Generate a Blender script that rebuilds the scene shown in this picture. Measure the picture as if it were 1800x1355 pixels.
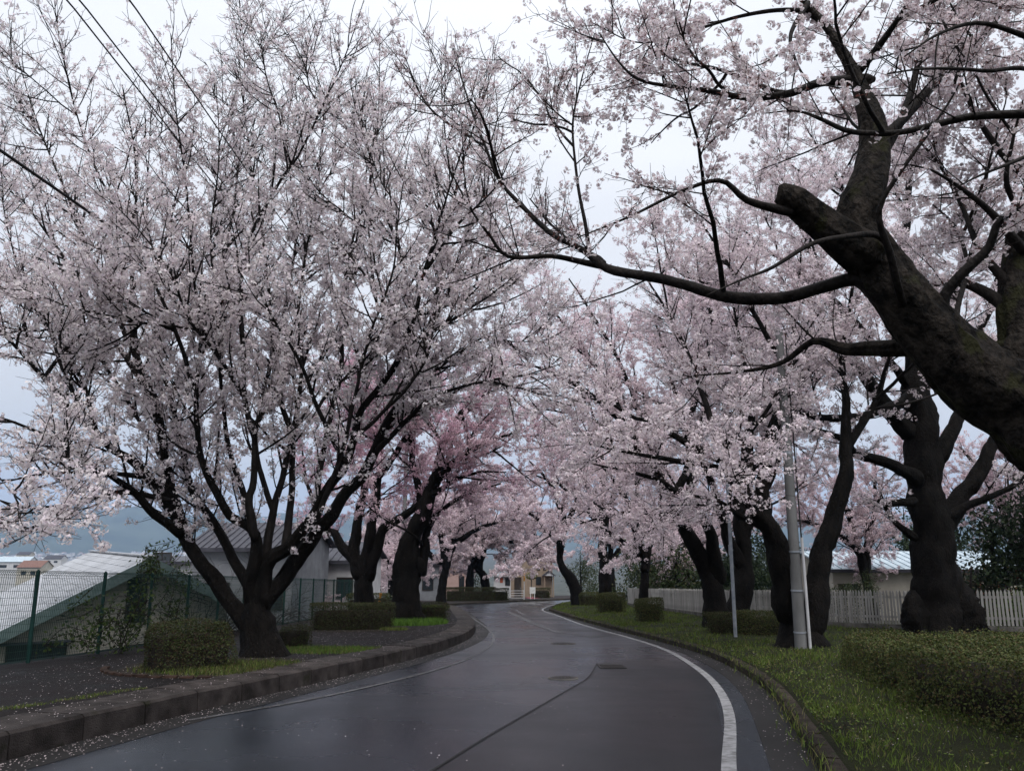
import bpy, math, random
import numpy as np
from mathutils import Vector

# ------------------------------------------------------------------ camera, sky, sun, exposure
scn = bpy.context.scene
C = scn.collection
for o in list(bpy.data.objects):
    bpy.data.objects.remove(o)
F_PX, CXP, CYP = 1360.0, 900.0, 677.5
HORIZON = 950.0
PITCH = math.atan((HORIZON - CYP) / F_PX)
EYE = 1.6
cam_d = bpy.data.cameras.new('camera')
cam = bpy.data.objects.new('camera', cam_d)
C.objects.link(cam)
cam.location = (0, 0, EYE)
cam.rotation_euler = (math.pi / 2 + PITCH, 0, 0)
cam_d.sensor_width = 36.0
cam_d.lens = 36.0 * F_PX / 1800.0
cam_d.clip_start = 0.05
cam_d.clip_end = 20000
scn.camera = cam

world = bpy.data.worlds.new('World')
scn.world = world
world.use_nodes = True
wn, wl = world.node_tree.nodes, world.node_tree.links
wn.clear()
w_out = wn.new('ShaderNodeOutputWorld')
w_bg = wn.new('ShaderNodeBackground')
w_sky = wn.new('ShaderNodeTexSky')
w_sky.sky_type = 'NISHITA'
w_sky.sun_disc = False
w_sky.sun_elevation = math.radians(62)
w_sky.sun_rotation = math.radians(200)
w_sky.dust_density = 3.0
w_tc = wn.new('ShaderNodeTexCoord')
w_map = wn.new('ShaderNodeMapping')
w_map.inputs['Scale'].default_value = (1.0, 1.0, 2.6)
w_noise = wn.new('ShaderNodeTexNoise')
w_noise.inputs['Scale'].default_value = 2.2
w_noise.inputs['Detail'].default_value = 5
w_ramp = wn.new('ShaderNodeValToRGB')
w_ramp.color_ramp.elements[0].position = 0.3
w_ramp.color_ramp.elements[0].color = (0.76, 0.78, 0.825, 1)
w_ramp.color_ramp.elements[1].position = 0.7
w_ramp.color_ramp.elements[1].color = (0.87, 0.885, 0.925, 1)
w_mul = wn.new('ShaderNodeVectorMath')
w_mul.operation = 'SCALE'
w_mul.inputs['Scale'].default_value = 10.0
w_mix = wn.new('ShaderNodeMix')
w_mix.data_type = 'RGBA'
w_mix.inputs['Factor'].default_value = 0.9          # cloud cover over the clear sky
wl.new(w_tc.outputs['Generated'], w_map.inputs['Vector'])
wl.new(w_map.outputs['Vector'], w_noise.inputs['Vector'])
wl.new(w_noise.outputs['Fac'], w_ramp.inputs['Fac'])
wl.new(w_ramp.outputs['Color'], w_mul.inputs[0])
w_sep = wn.new('ShaderNodeSeparateXYZ')             # an overcast sky grows brighter from the horizon to the zenith
w_el = wn.new('ShaderNodeMapRange')
w_el.inputs['From Min'].default_value = 0.0
w_el.inputs['From Max'].default_value = 1.0
w_el.inputs['To Min'].default_value = 4.3
w_el.inputs['To Max'].default_value = 9.0
wl.new(w_tc.outputs['Generated'], w_sep.inputs['Vector'])
wl.new(w_sep.outputs['Z'], w_el.inputs['Value'])
wl.new(w_el.outputs['Result'], w_mul.inputs['Scale'])
wl.new(w_sky.outputs['Color'], w_mix.inputs[6])
wl.new(w_mul.outputs['Vector'], w_mix.inputs[7])
wl.new(w_mix.outputs[2], w_bg.inputs['Color'])
w_bg.inputs['Strength'].default_value = 0.1
wl.new(w_bg.outputs['Background'], w_out.inputs['Surface'])

sun_d = bpy.data.lights.new('sun', 'SUN')
sun_d.energy = 1.5
sun_d.angle = math.radians(50)
sun_d.color = (1.0, 0.97, 0.93)
sun = bpy.data.objects.new('sun', sun_d)
C.objects.link(sun)
sun.rotation_euler = (math.radians(28), 0, math.radians(20))

vs = scn.view_settings
vs.view_transform = 'Standard'
vs.look = 'None'
vs.exposure = 1.0
vs.gamma = 1.0
vs.use_curve_mapping = False
scn.render.engine = 'CYCLES'
cy = scn.cycles
cy.use_denoising = True
cy.max_bounces = 6
cy.diffuse_bounces = 3
cy.glossy_bounces = 2
cy.transmission_bounces = 4
cy.transparent_max_bounces = 8
cy.volume_bounces = 0

# ------------------------------------------------------------------ measuring helpers
SLOPE = 0.055                                       # the road falls away from the camera
FWD = np.array([0, math.cos(PITCH), math.sin(PITCH)])
UPV = np.array([0, -math.sin(PITCH), math.cos(PITCH)])
RGT = np.array([1.0, 0, 0])
rng = np.random.default_rng(11)
random.seed(5)


def gz(y):
    return -SLOPE * y


def ray(px, py):
    return (px - CXP) / F_PX * RGT + (CYP - py) / F_PX * UPV + FWD


def at(px, py, Y):
    """The point at depth Y (metres ahead) that was sighted at a pixel of the photograph."""
    d = ray(px, py)
    return np.array([0, 0, EYE]) + d * (Y / d[1])


def on_ground(px, py, h=0.0):
    """Where a sight line meets the sloping road plane raised by h."""
    d = ray(px, py)
    t = (h - EYE) / (d[2] + SLOPE * d[1])
    return np.array([0, 0, EYE]) + d * t


def catmull(pts, n=8):
    p = np.asarray(pts, float)
    p = np.vstack([2 * p[0] - p[1], p, 2 * p[-1] - p[-2]])
    out = []
    for i in range(1, len(p) - 2):
        for k in range(n):
            t = k / n
            out.append(0.5 * ((2 * p[i]) + (p[i + 1] - p[i - 1]) * t + (2 * p[i - 1] - 5 * p[i] + 4 * p[i + 1] - p[i + 2]) * t * t
                              + (3 * p[i] - p[i - 1] - 3 * p[i + 1] + p[i + 2]) * t ** 3))
    out.append(p[-2])
    return np.array(out)


def resample(p, n=None, step=None):
    p = np.asarray(p, float)
    d = np.r_[0, np.cumsum(np.linalg.norm(np.diff(p[:, :3], axis=0), axis=1))]
    if n is None:
        n = max(2, int(round(d[-1] / step)) + 1)
    s = np.linspace(0, d[-1], n)
    return np.stack([np.interp(s, d, p[:, k]) for k in range(p.shape[1])], 1)


def vnoise(x, y, scale, seed=0):
    """Smooth random values 0..1 over the plane."""
    g = np.random.default_rng(seed).random((128, 128))
    u, v = np.asarray(x) * scale, np.asarray(y) * scale
    i, j = np.floor(u).astype(int), np.floor(v).astype(int)
    a, b = u - i, v - j
    a, b = a * a * (3 - 2 * a), b * b * (3 - 2 * b)
    i0, i1, j0, j1 = i % 128, (i + 1) % 128, j % 128, (j + 1) % 128
    return (g[i0, j0] * (1 - a) + g[i1, j0] * a) * (1 - b) + (g[i0, j1] * (1 - a) + g[i1, j1] * a) * b


def unit(v):
    return v / np.maximum(np.linalg.norm(v, axis=-1, keepdims=True), 1e-9)


# ------------------------------------------------------------------ object helpers
def tag(o, label=None, cat=None, group=None, kind=None):
    if label: o['label'] = label
    if cat: o['category'] = cat
    if group: o['group'] = group
    if kind: o['kind'] = kind
    return o


def empty(name, loc, label, cat, group=None, rz=0.0):
    o = bpy.data.objects.new(name, None)
    C.objects.link(o)
    o.location = [float(v) for v in loc]
    o.rotation_euler = (0, 0, rz)
    o.empty_display_size = 0.2
    return tag(o, label, cat, group)


def link(name, me, parent=None, kind=None):
    o = bpy.data.objects.new(name, me)
    C.objects.link(o)
    if parent is not None:
        o.parent = parent
    if kind: o['kind'] = kind
    return o


def mesh_np(name, V, F, mat, col=None, smooth=False, mi=None):
    """Mesh from numpy: V (n,3), F (m,k)."""
    V = np.ascontiguousarray(V, dtype=np.float32)
    F = np.ascontiguousarray(F, dtype=np.int32)
    me = bpy.data.meshes.new(name)
    m, k = F.shape
    me.vertices.add(len(V))
    me.vertices.foreach_set('co', V.ravel())
    me.loops.add(m * k)
    me.loops.foreach_set('vertex_index', F.ravel())
    me.polygons.add(m)
    me.polygons.foreach_set('loop_start', np.arange(0, m * k, k, dtype=np.int32))
    me.polygons.foreach_set('loop_total', np.full(m, k, dtype=np.int32))
    if smooth:
        me.polygons.foreach_set('use_smooth', np.ones(m, dtype=bool))
    for mm in (mat if isinstance(mat, (list, tuple)) else [mat]):
        me.materials.append(mm)
    if mi is not None:
        me.polygons.foreach_set('material_index', np.asarray(mi, dtype=np.int32))
    if col is not None:
        a = me.color_attributes.new('Col', 'FLOAT_COLOR', 'POINT')
        c4 = np.ones((len(V), 4), dtype=np.float32)
        c4[:, :3] = col
        a.data.foreach_set('color', c4.ravel())
    me.update(calc_edges=True)
    return me


class MB:
    """Collects boxes, prisms and quads in a part's own coordinates."""
    def __init__(self):
        self.v, self.f, self.mi, self.m = [], [], [], 0

    def add(self, vs, fs):
        b = len(self.v)
        self.v += [tuple(float(c) for c in v) for v in vs]
        for f in fs:
            self.f.append([b + i for i in f])
            self.mi.append(self.m)
        return self

    def box(self, x0, x1, y0, y1, z0, z1):
        return self.add([(x0, y0, z0), (x1, y0, z0), (x1, y1, z0), (x0, y1, z0), (x0, y0, z1), (x1, y0, z1), (x1, y1, z1), (x0, y1, z1)],
                        [(3, 2, 1, 0), (4, 5, 6, 7), (0, 1, 5, 4), (1, 2, 6, 5), (2, 3, 7, 6), (3, 0, 4, 7)])

    def bar(self, a, b, w, h=None):
        a, b = Vector(a), Vector(b)
        h = h or w
        d = (b - a).normalized()
        ref = Vector((0, 0, 1)) if abs(d.z) < 0.9 else Vector((0, 1, 0))
        u = d.cross(ref).normalized() * w / 2
        v = u.cross(d).normalized() * h / 2
        return self.add([p + s for p in (a, b) for s in (-u - v, u - v, u + v, -u + v)],
                        [(0, 1, 2, 3), (7, 6, 5, 4), (1, 0, 4, 5), (2, 1, 5, 6), (3, 2, 6, 7), (0, 3, 7, 4)])

    def hexa(self, b4, t4):
        return self.add(list(b4) + list(t4), [(3, 2, 1, 0), (4, 5, 6, 7), (0, 1, 5, 4), (1, 2, 6, 5), (2, 3, 7, 6), (3, 0, 4, 7)])

    def cyl(self, a, b, ra, rb=None, n=14):
        rb = ra if rb is None else rb
        a, b = Vector(a), Vector(b)
        d = (b - a).normalized()
        ref = Vector((0, 0, 1)) if abs(d.z) < 0.9 else Vector((1, 0, 0))
        u = d.cross(ref).normalized()
        v = d.cross(u)
        vs = [p + (u * math.cos(t) + v * math.sin(t)) * r for p, r in ((a, ra), (b, rb)) for t in [2 * math.pi * i / n for i in range(n)]]
        return self.add(vs, [(i, (i + 1) % n, n + (i + 1) % n, n + i) for i in range(n)] + [tuple(range(n - 1, -1, -1)), tuple(range(n, 2 * n))])

    def mesh(self, name, mat, smooth=False):
        me = bpy.data.meshes.new(name)
        me.from_pydata(self.v, [], self.f)
        for mm in (mat if isinstance(mat, (list, tuple)) else [mat]):
            me.materials.append(mm)
        me.polygons.foreach_set('material_index', self.mi)
        if smooth:
            me.polygons.foreach_set('use_smooth', [True] * len(self.f))
        me.update()
        return me

    def build(self, name, mat, parent=None, kind=None, smooth=False):
        return link(name, self.mesh(name, mat, smooth), parent, kind)


# ------------------------------------------------------------------ materials
def nodes_of(name):
    m = bpy.data.materials.new(name)
    m.use_nodes = True
    n, l = m.node_tree.nodes, m.node_tree.links
    b = n['Principled BSDF']
    return m, n, l, b


def ramp(n, stops):
    r = n.new('ShaderNodeValToRGB')
    e = r.color_ramp.elements
    while len(e) < len(stops):
        e.new(0.5)
    for i, (p, c) in enumerate(stops):
        e[i].position = p
        e[i].color = (*c, 1) if len(c) == 3 else c
    return r


def mat_noise(name, c1, c2, scale=6, detail=6, rough=0.8, bump=0.0, bscale=None, stretch=(1, 1, 1), lo=0.35, hi=0.65, spots=None, spec=0.12, metallic=0.0, rvar=0.0, piece=0.0):
    m, n, l, b = nodes_of(name)
    tc = n.new('ShaderNodeTexCoord')
    mp = n.new('ShaderNodeMapping')
    mp.inputs['Scale'].default_value = stretch
    l.new(tc.outputs['Object'], mp.inputs['Vector'])
    nz = n.new('ShaderNodeTexNoise')
    nz.inputs['Scale'].default_value = scale
    nz.inputs['Detail'].default_value = detail
    nz.inputs['Roughness'].default_value = 0.6
    l.new(mp.outputs['Vector'], nz.inputs['Vector'])
    r = ramp(n, [(lo, c1), (hi, c2)])
    l.new(nz.outputs['Fac'], r.inputs['Fac'])
    out = r.outputs['Color']
    if spots:
        sc, th, c3 = spots
        n2 = n.new('ShaderNodeTexNoise')
        n2.inputs['Scale'].default_value = sc
        n2.inputs['Detail'].default_value = 3
        l.new(mp.outputs['Vector'], n2.inputs['Vector'])
        r2 = ramp(n, [(th, (0, 0, 0)), (min(1, th + 0.06), (1, 1, 1))])
        l.new(n2.outputs['Fac'], r2.inputs['Fac'])
        mx = n.new('ShaderNodeMix')
        mx.data_type = 'RGBA'
        l.new(r2.outputs['Color'], mx.inputs['Factor'])
        l.new(out, mx.inputs[6])
        mx.inputs[7].default_value = (*c3, 1)
        out = mx.outputs[2]
    if piece:                                       # every stone, board or slate has its own shade
        oi = n.new('ShaderNodeObjectInfo')
        pr = n.new('ShaderNodeMapRange')
        pr.inputs['To Min'].default_value = 1 - piece
        pr.inputs['To Max'].default_value = 1 + piece
        l.new(oi.outputs['Random'], pr.inputs['Value'])
        pm_ = n.new('ShaderNodeVectorMath')
        pm_.operation = 'SCALE'
        l.new(out, pm_.inputs[0])
        l.new(pr.outputs['Result'], pm_.inputs['Scale'])
        out = pm_.outputs['Vector']
    l.new(out, b.inputs['Base Color'])
    b.inputs['Roughness'].default_value = rough
    b.inputs['Specular IOR Level'].default_value = spec
    b.inputs['Metallic'].default_value = metallic
    if rvar:
        mr = n.new('ShaderNodeMapRange')
        mr.inputs['From Min'].default_value = 0.3
        mr.inputs['From Max'].default_value = 0.7
        mr.inputs['To Min'].default_value = rough - rvar
        mr.inputs['To Max'].default_value = rough + rvar
        l.new(nz.outputs['Fac'], mr.inputs['Value'])
        l.new(mr.outputs['Result'], b.inputs['Roughness'])
    if bump:
        n3 = n.new('ShaderNodeTexNoise')
        n3.inputs['Scale'].default_value = bscale or scale * 4
        n3.inputs['Detail'].default_value = 4
        l.new(mp.outputs['Vector'], n3.inputs['Vector'])
        bp = n.new('ShaderNodeBump')
        bp.inputs['Strength'].default_value = bump
        bp.inputs['Distance'].default_value = 0.05
        l.new(n3.outputs['Fac'], bp.inputs['Height'])
        l.new(bp.outputs['Normal'], b.inputs['Normal'])
    return m


def mat_attr(name, rough=0.6, trans=0.35, spec=0.1):
    """Petals and leaves: each flower part carries its own colour, thin enough to let light through."""
    m, n, l, b = nodes_of(name)
    a = n.new('ShaderNodeVertexColor')
    a.layer_name = 'Col'
    l.new(a.outputs['Color'], b.inputs['Base Color'])
    b.inputs['Roughness'].default_value = rough
    b.inputs['Specular IOR Level'].default_value = spec
    if trans:
        t = n.new('ShaderNodeBsdfTranslucent')
        l.new(a.outputs['Color'], t.inputs['Color'])
        mx = n.new('ShaderNodeMixShader')
        mx.inputs['Fac'].default_value = trans
        l.new(b.outputs['BSDF'], mx.inputs[1])
        l.new(t.outputs['BSDF'], mx.inputs[2])
        l.new(mx.outputs['Shader'], n['Material Output'].inputs['Surface'])
    return m


M = {}
M['bark'] = mat_noise('bark', (0.0012, 0.001, 0.0009), (0.0085, 0.0068, 0.0058), 7, 9, 0.8, 1.0, 26, (1, 1, 0.4), spots=(31, 0.67, (0.04, 0.038, 0.031)), spec=0.1)
M['bark_near'] = mat_noise('bark_near', (0.0018, 0.0015, 0.0013), (0.029, 0.0235, 0.0195), 11, 10, 0.8, 1.0, 22, (1, 1, 0.7), lo=0.38, hi=0.7, spots=(4, 0.58, (0.017, 0.017, 0.007)), spec=0.1)
M['bark_smooth'] = mat_noise('bark_smooth', (0.004, 0.003, 0.0028), (0.016, 0.0128, 0.0115), 9, 6, 0.7, 0.5, 30, (1, 1, 0.5))
M['twig'] = mat_noise('twig', (0.009, 0.006, 0.0055), (0.022, 0.0145, 0.013), 3, 2, 0.7)
M['petal'] = mat_attr('petal', 0.7, 0.46, 0.08)
M['leaf'] = mat_attr('leaf', 0.55, 0.25, 0.12)
M['grass'] = mat_attr('grass_blade', 0.6, 0.3, 0.1)
M['soil'] = mat_noise('soil', (0.012, 0.010, 0.008), (0.032, 0.026, 0.02), 6, 8, 0.9, 0.8, 60)
M['verge'] = mat_noise('verge_turf', (0.012, 0.0125, 0.006), (0.022, 0.027, 0.008), 1.3, 8, 0.9, 0.8, 50)
M['kerb'] = mat_noise('kerb_concrete', (0.016, 0.013, 0.012), (0.054, 0.0455, 0.043), 3.5, 9, 0.75, 0.6, 70, spots=(2.3, 0.62, (0.018, 0.017, 0.011)), piece=0.28)
M['kerb_brown'] = mat_noise('mossy_kerb', (0.016, 0.012, 0.0095), (0.048, 0.038, 0.030), 5, 9, 0.8, 0.9, 60, spots=(6, 0.58, (0.03, 0.034, 0.014)), piece=0.3)
M['pave'] = mat_noise('pavement_asphalt', (0.008, 0.0064, 0.0064), (0.021, 0.0165, 0.0165), 1.6, 9, 0.7, 0.9, 150, rvar=0.15)
M['white_paint'] = mat_noise('white_paint', (0.55, 0.55, 0.54), (0.74, 0.74, 0.73), 8, 6, 0.5)
M['line'] = mat_noise('road_paint', (0.07, 0.07, 0.07), (0.27, 0.27, 0.28), 9, 9, 0.5, 0.3, 90, lo=0.3, hi=0.6)
M['line_worn'] = mat_noise('worn_road_paint', (0.045, 0.045, 0.047), (0.10, 0.10, 0.105), 4, 10, 0.4, 0.2, 80, lo=0.45, hi=0.68)
M['seam'] = mat_noise('tar_seam', (0.008, 0.008, 0.009), (0.016, 0.016, 0.017), 9, 4, 0.5)
M['iron'] = mat_noise('cast_iron', (0.015, 0.014, 0.014), (0.04, 0.037, 0.036), 20, 4, 0.5, 0.4, 60)
M['fence_green'] = mat_noise('fence_green', (0.010, 0.035, 0.030), (0.018, 0.05, 0.044), 5, 4, 0.5)
M['picket'] = mat_noise('old_white_picket', (0.20, 0.19, 0.18), (0.42, 0.41, 0.39), 3, 8, 0.7, 0.2, 30, (1, 1, 0.25), spots=(4, 0.6, (0.13, 0.125, 0.11)), piece=0.25)
M['footing'] = mat_noise('footing_concrete', (0.06, 0.056, 0.05), (0.16, 0.15, 0.14), 3, 8, 0.85, 0.4, 40)
M['pole'] = mat_noise('pole_concrete', (0.10, 0.10, 0.10), (0.17, 0.17, 0.17), 2.5, 7, 0.7, 0.2, 60, (1, 1, 0.3))
M['steel'] = mat_noise('galvanised_steel', (0.22, 0.24, 0.27), (0.34, 0.36, 0.40), 6, 4, 0.45, metallic=0.3)
M['conduit'] = mat_noise('conduit_plastic', (0.38, 0.38, 0.39), (0.48, 0.48, 0.49), 4, 4, 0.5)
M['cable'] = mat_noise('cable_rubber', (0.012, 0.012, 0.013), (0.02, 0.02, 0.021), 3, 2, 0.6)
M['roof_pale'] = mat_noise('roof_pale_slate', (0.27, 0.28, 0.30), (0.42, 0.43, 0.45), 1.3, 8, 0.65, 0.3, 40, piece=0.12)
M['roof_dark'] = mat_noise('roof_dark_metal', (0.035, 0.035, 0.045), (0.06, 0.06, 0.072), 2, 5, 0.45)
M['roof_blue'] = mat_noise('roof_blue_metal', (0.30, 0.37, 0.42), (0.42, 0.49, 0.54), 2, 5, 0.4)
M['roof_red'] = mat_noise('roof_red', (0.13, 0.075, 0.062), (0.19, 0.11, 0.09), 2, 4, 0.7)
M['fascia'] = mat_noise('fascia_green', (0.10, 0.145, 0.14), (0.15, 0.20, 0.195), 4, 5, 0.6)
M['wall_cream'] = mat_noise('render_cream', (0.36, 0.335, 0.285), (0.47, 0.44, 0.38), 1.5, 8, 0.85, 0.2, 60)
M['wall_white'] = mat_noise('render_white', (0.42, 0.42, 0.43), (0.56, 0.56, 0.57), 1.2, 7, 0.85)
M['wall_grey'] = mat_noise('render_grey', (0.15, 0.155, 0.17), (0.23, 0.24, 0.255), 1.2, 7, 0.85)
M['wall_beige'] = mat_noise('render_beige', (0.20, 0.155, 0.115), (0.27, 0.21, 0.16), 1.5, 7, 0.85)
M['wall_pink'] = mat_noise('render_pink', (0.36, 0.25, 0.22), (0.44, 0.31, 0.28), 1.5, 7, 0.85)
M['wood_dark'] = mat_noise('dark_wood', (0.02, 0.016, 0.014), (0.045, 0.036, 0.03), 4, 6, 0.7, 0.2, 40, (1, 1, 0.2))
M['orange'] = mat_noise('orange_paint', (0.42, 0.19, 0.03), (0.55, 0.27, 0.05), 6, 4, 0.5)
M['red_ground'] = mat_noise('red_paving', (0.17, 0.045, 0.06), (0.25, 0.08, 0.10), 3, 6, 0.7)
M['brick'] = mat_noise('edging_brick', (0.025, 0.016, 0.012), (0.05, 0.03, 0.023), 6, 6, 0.85, 0.4, 60, piece=0.3)
M['poster'] = mat_noise('poster_red', (0.25, 0.05, 0.03), (0.42, 0.13, 0.08), 3, 3, 0.6)
M['hills'] = mat_noise('forest_hill', (0.022, 0.036, 0.026), (0.055, 0.075, 0.05), 0.006, 9, 0.95)
M['ground'] = mat_noise('ground', (0.03, 0.034, 0.018), (0.075, 0.075, 0.06), 0.05, 9, 0.95)
M['town_a'] = mat_noise('town_wall', (0.42, 0.41, 0.40), (0.62, 0.61, 0.60), 0.02, 4, 0.9)
M['town_b'] = mat_noise('town_roof', (0.10, 0.11, 0.13), (0.24, 0.25, 0.28), 0.02, 4, 0.9)
M['town_c'] = mat_noise('town_roof_red', (0.20, 0.09, 0.07), (0.30, 0.15, 0.12), 0.02, 4, 0.9)


def glass_mat():
    m, n, l, b = nodes_of('window_glass')
    b.inputs['Base Color'].default_value = (0.02, 0.025, 0.03, 1)
    b.inputs['Roughness'].default_value = 0.08
    b.inputs['Specular IOR Level'].default_value = 0.7
    return m


M['glass'] = glass_mat()


def road_mat(name, dark, light, rough):
    m, n, l, b = nodes_of(name)
    tc = n.new('ShaderNodeTexCoord')
    big = n.new('ShaderNodeTexNoise'); big.inputs['Scale'].default_value = 0.35; big.inputs['Detail'].default_value = 8
    fine = n.new('ShaderNodeTexNoise'); fine.inputs['Scale'].default_value = 170; fine.inputs['Detail'].default_value = 2
    mp = n.new('ShaderNodeMapping'); mp.inputs['Scale'].default_value = (1.6, 0.35, 1)
    streak = n.new('ShaderNodeTexNoise'); streak.inputs['Scale'].default_value = 1.1; streak.inputs['Detail'].default_value = 7
    for t in (big, fine):
        l.new(tc.outputs['Object'], t.inputs['Vector'])
    l.new(tc.outputs['Object'], mp.inputs['Vector'])
    l.new(mp.outputs['Vector'], streak.inputs['Vector'])
    r1 = ramp(n, [(0.3, dark), (0.7, light)])
    l.new(streak.outputs['Fac'], r1.inputs['Fac'])
    r2 = ramp(n, [(0.30, (0.72, 0.72, 0.72)), (0.75, (1.2, 1.2, 1.2))])
    l.new(fine.outputs['Fac'], r2.inputs['Fac'])
    mx = n.new('ShaderNodeMix'); mx.data_type = 'RGBA'; mx.blend_type = 'MULTIPLY'
    mx.inputs['Factor'].default_value = 1.0
    l.new(r1.outputs['Color'], mx.inputs[6]); l.new(r2.outputs['Color'], mx.inputs[7])
    l.new(mx.outputs[2], b.inputs['Base Color'])
    mr = n.new('ShaderNodeMapRange')
    mr.inputs['From Min'].default_value = 0.3; mr.inputs['From Max'].default_value = 0.7
    mr.inputs['To Min'].default_value = rough - 0.10; mr.inputs['To Max'].default_value = rough + 0.12
    l.new(big.outputs['Fac'], mr.inputs['Value'])
    l.new(mr.outputs['Result'], b.inputs['Roughness'])
    b.inputs['Specular IOR Level'].default_value = 0.22
    bp = n.new('ShaderNodeBump'); bp.inputs['Strength'].default_value = 0.2; bp.inputs['Distance'].default_value = 0.006
    l.new(fine.outputs['Fac'], bp.inputs['Height'])
    l.new(bp.outputs['Normal'], b.inputs['Normal'])
    return m


M['road'] = road_mat('wet_asphalt', (0.0095, 0.0115, 0.0155), (0.017, 0.020, 0.0265), 0.27)
M['road_patch'] = road_mat('wet_asphalt_newer', (0.0055, 0.0064, 0.008), (0.0098, 0.0113, 0.014), 0.33)
M['road_gutter'] = road_mat('gutter_asphalt', (0.006, 0.0055, 0.0055), (0.013, 0.012, 0.012), 0.7)

# ------------------------------------------------------------------ plan of the place
def ground_pts(px, h=0.0):
    return np.array([on_ground(x, y, h)[:2] for x, y in px])


kl = ground_pts([(0, 1340), (150, 1300), (300, 1262), (450, 1226), (600, 1190), (700, 1165), (780, 1142), (825, 1122), (836, 1105), (825, 1090), (803, 1072)])
kl = np.vstack([[kl[0] - np.array([0.24, 1.0]) * 12], [kl[0] - np.array([0.23, 1.0]) * 4], kl, [[-5.2, 60], [-4.9, 66], [-3.9, 70], [-1.0, 77], [2.0, 83.5], [7, 92], [16, 103], [30, 118]]])
kr = ground_pts([(1440, 1355), (1400, 1290), (1355, 1222), (1300, 1180), (1230, 1148), (1150, 1125), (1080, 1107), (1000, 1085), (970, 1075)])
kr = np.vstack([[kr[0] - np.array([0.27, 1.0]) * 12], [kr[0] - np.array([0.26, 1.0]) * 4], kr, [[2.5, 54], [3.6, 65], [5.6, 77], [9, 86], [16, 95], [34, 112]]])
KL, KR = catmull(kl, 8), catmull(kr, 8)
fence_l = catmull(np.array([(-10.2, -6), (-9.5, 6), (-8.9, 13.4), (-8.5, 16.2), (-8.25, 24), (-8.1, 33), (-8.5, 46), (-9.6, 60)]), 8)
fence_r = catmull(np.array([(17.6, 22.2), (15.06, 24.0), (12.74, 25.8), (10.98, 28.3), (9.8, 32.3), (9.07, 36.5), (8.7, 49), (8.6, 59), (10.5, 70)]), 8)


def fx(curve, y):
    return np.interp(y, curve[:, 1], curve[:, 0])


def kerb_x_left(y): return fx(KL, y)
def kerb_x_right(y): return fx(KR, y)


PAVE_H = 0.25


def pave_z(x, y): return gz(y) + PAVE_H
def verge_z(x, y): return gz(y) + 0.13 + np.clip((x - kerb_x_right(y)) * 0.012, 0, 0.3)


def smooth(a, b, x):
    t = np.clip((x - a) / (b - a), 0, 1)
    return t * t * (3 - 2 * t)


def terrain(x, y):
    x, y = np.asarray(x, float), np.asarray(y, float)
    near = gz(np.clip(y, -40, 125))
    z = near - 0.12 - np.clip(y - 125, 0, 1e6) * 0.09
    xl = np.clip(-8.9 - x, 0, 1e6)                  # beyond the left fence the hillside drops to the valley
    z = z - smooth(0.2, 2.6, xl) * 2.9 - np.clip(xl - 12, 0, 1e6) * 0.10
    xr = np.clip(x - 22, 0, 1e6)
    z = z + np.clip(xr * 0.06, 0, 14)
    return np.maximum(z, -62)


# ground sheet to the horizon
gx = np.unique(np.r_[np.linspace(-40, 40, 81), -np.geomspace(40, 9000, 26), np.geomspace(40, 9000, 26), -8.3, -8.5])
gy = np.unique(np.r_[np.linspace(-30, 125, 80), np.geomspace(125, 9000, 26), -np.geomspace(30, 2000, 10)])
XX, YY = np.meshgrid(gx, gy)
ZZ = terrain(XX, YY)
nx, ny = len(gx), len(gy)
idx = np.arange(nx * ny).reshape(ny, nx)
Fq = np.stack([idx[:-1, :-1], idx[:-1, 1:], idx[1:, 1:], idx[1:, :-1]], -1).reshape(-1, 4)
link('ground', mesh_np('ground', np.stack([XX, YY, ZZ], -1).reshape(-1, 3), Fq, M['ground'], smooth=True), kind='structure')


def grid_sheet(name, x0f, x1f, ys, ncol, zf, mat, skirt=0.0):
    """A sheet between two edges given as functions of y, with an optional skirt downwards."""
    V = []
    for y in ys:
        xs = np.linspace(x0f(y), x1f(y), ncol)
        V.append(np.stack([xs, np.full(ncol, y), zf(xs, np.full(ncol, y))], 1))
    V = np.array(V)
    n, m = V.shape[:2]
    idx = np.arange(n * m).reshape(n, m)
    Fq = np.stack([idx[:-1, :-1], idx[:-1, 1:], idx[1:, 1:], idx[1:, :-1]], -1).reshape(-1, 4)
    V = V.reshape(-1, 3)
    if skirt:
        ring = np.r_[idx[0, :], idx[1:, -1], idx[-1, -2::-1], idx[-2:0:-1, 0]]
        low = V[ring] - np.array([0, 0, skirt])
        b = len(V)
        k = np.arange(len(ring))
        k2 = (k + 1) % len(ring)
        Fq = np.vstack([Fq, np.stack([ring[k], b + k, b + k2, ring[k2]], 1)])
        V = np.vstack([V, low])
    return mesh_np(name, V, Fq, mat)


ys_road = np.linspace(-14, 122, 70)
link('road', grid_sheet('road', lambda y: -8.8 if y < 60 else -6.0, lambda y: 8.0 if y < 60 else 36.0, ys_road, 8, lambda x, y: gz(y), M['road']), kind='structure')


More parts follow.
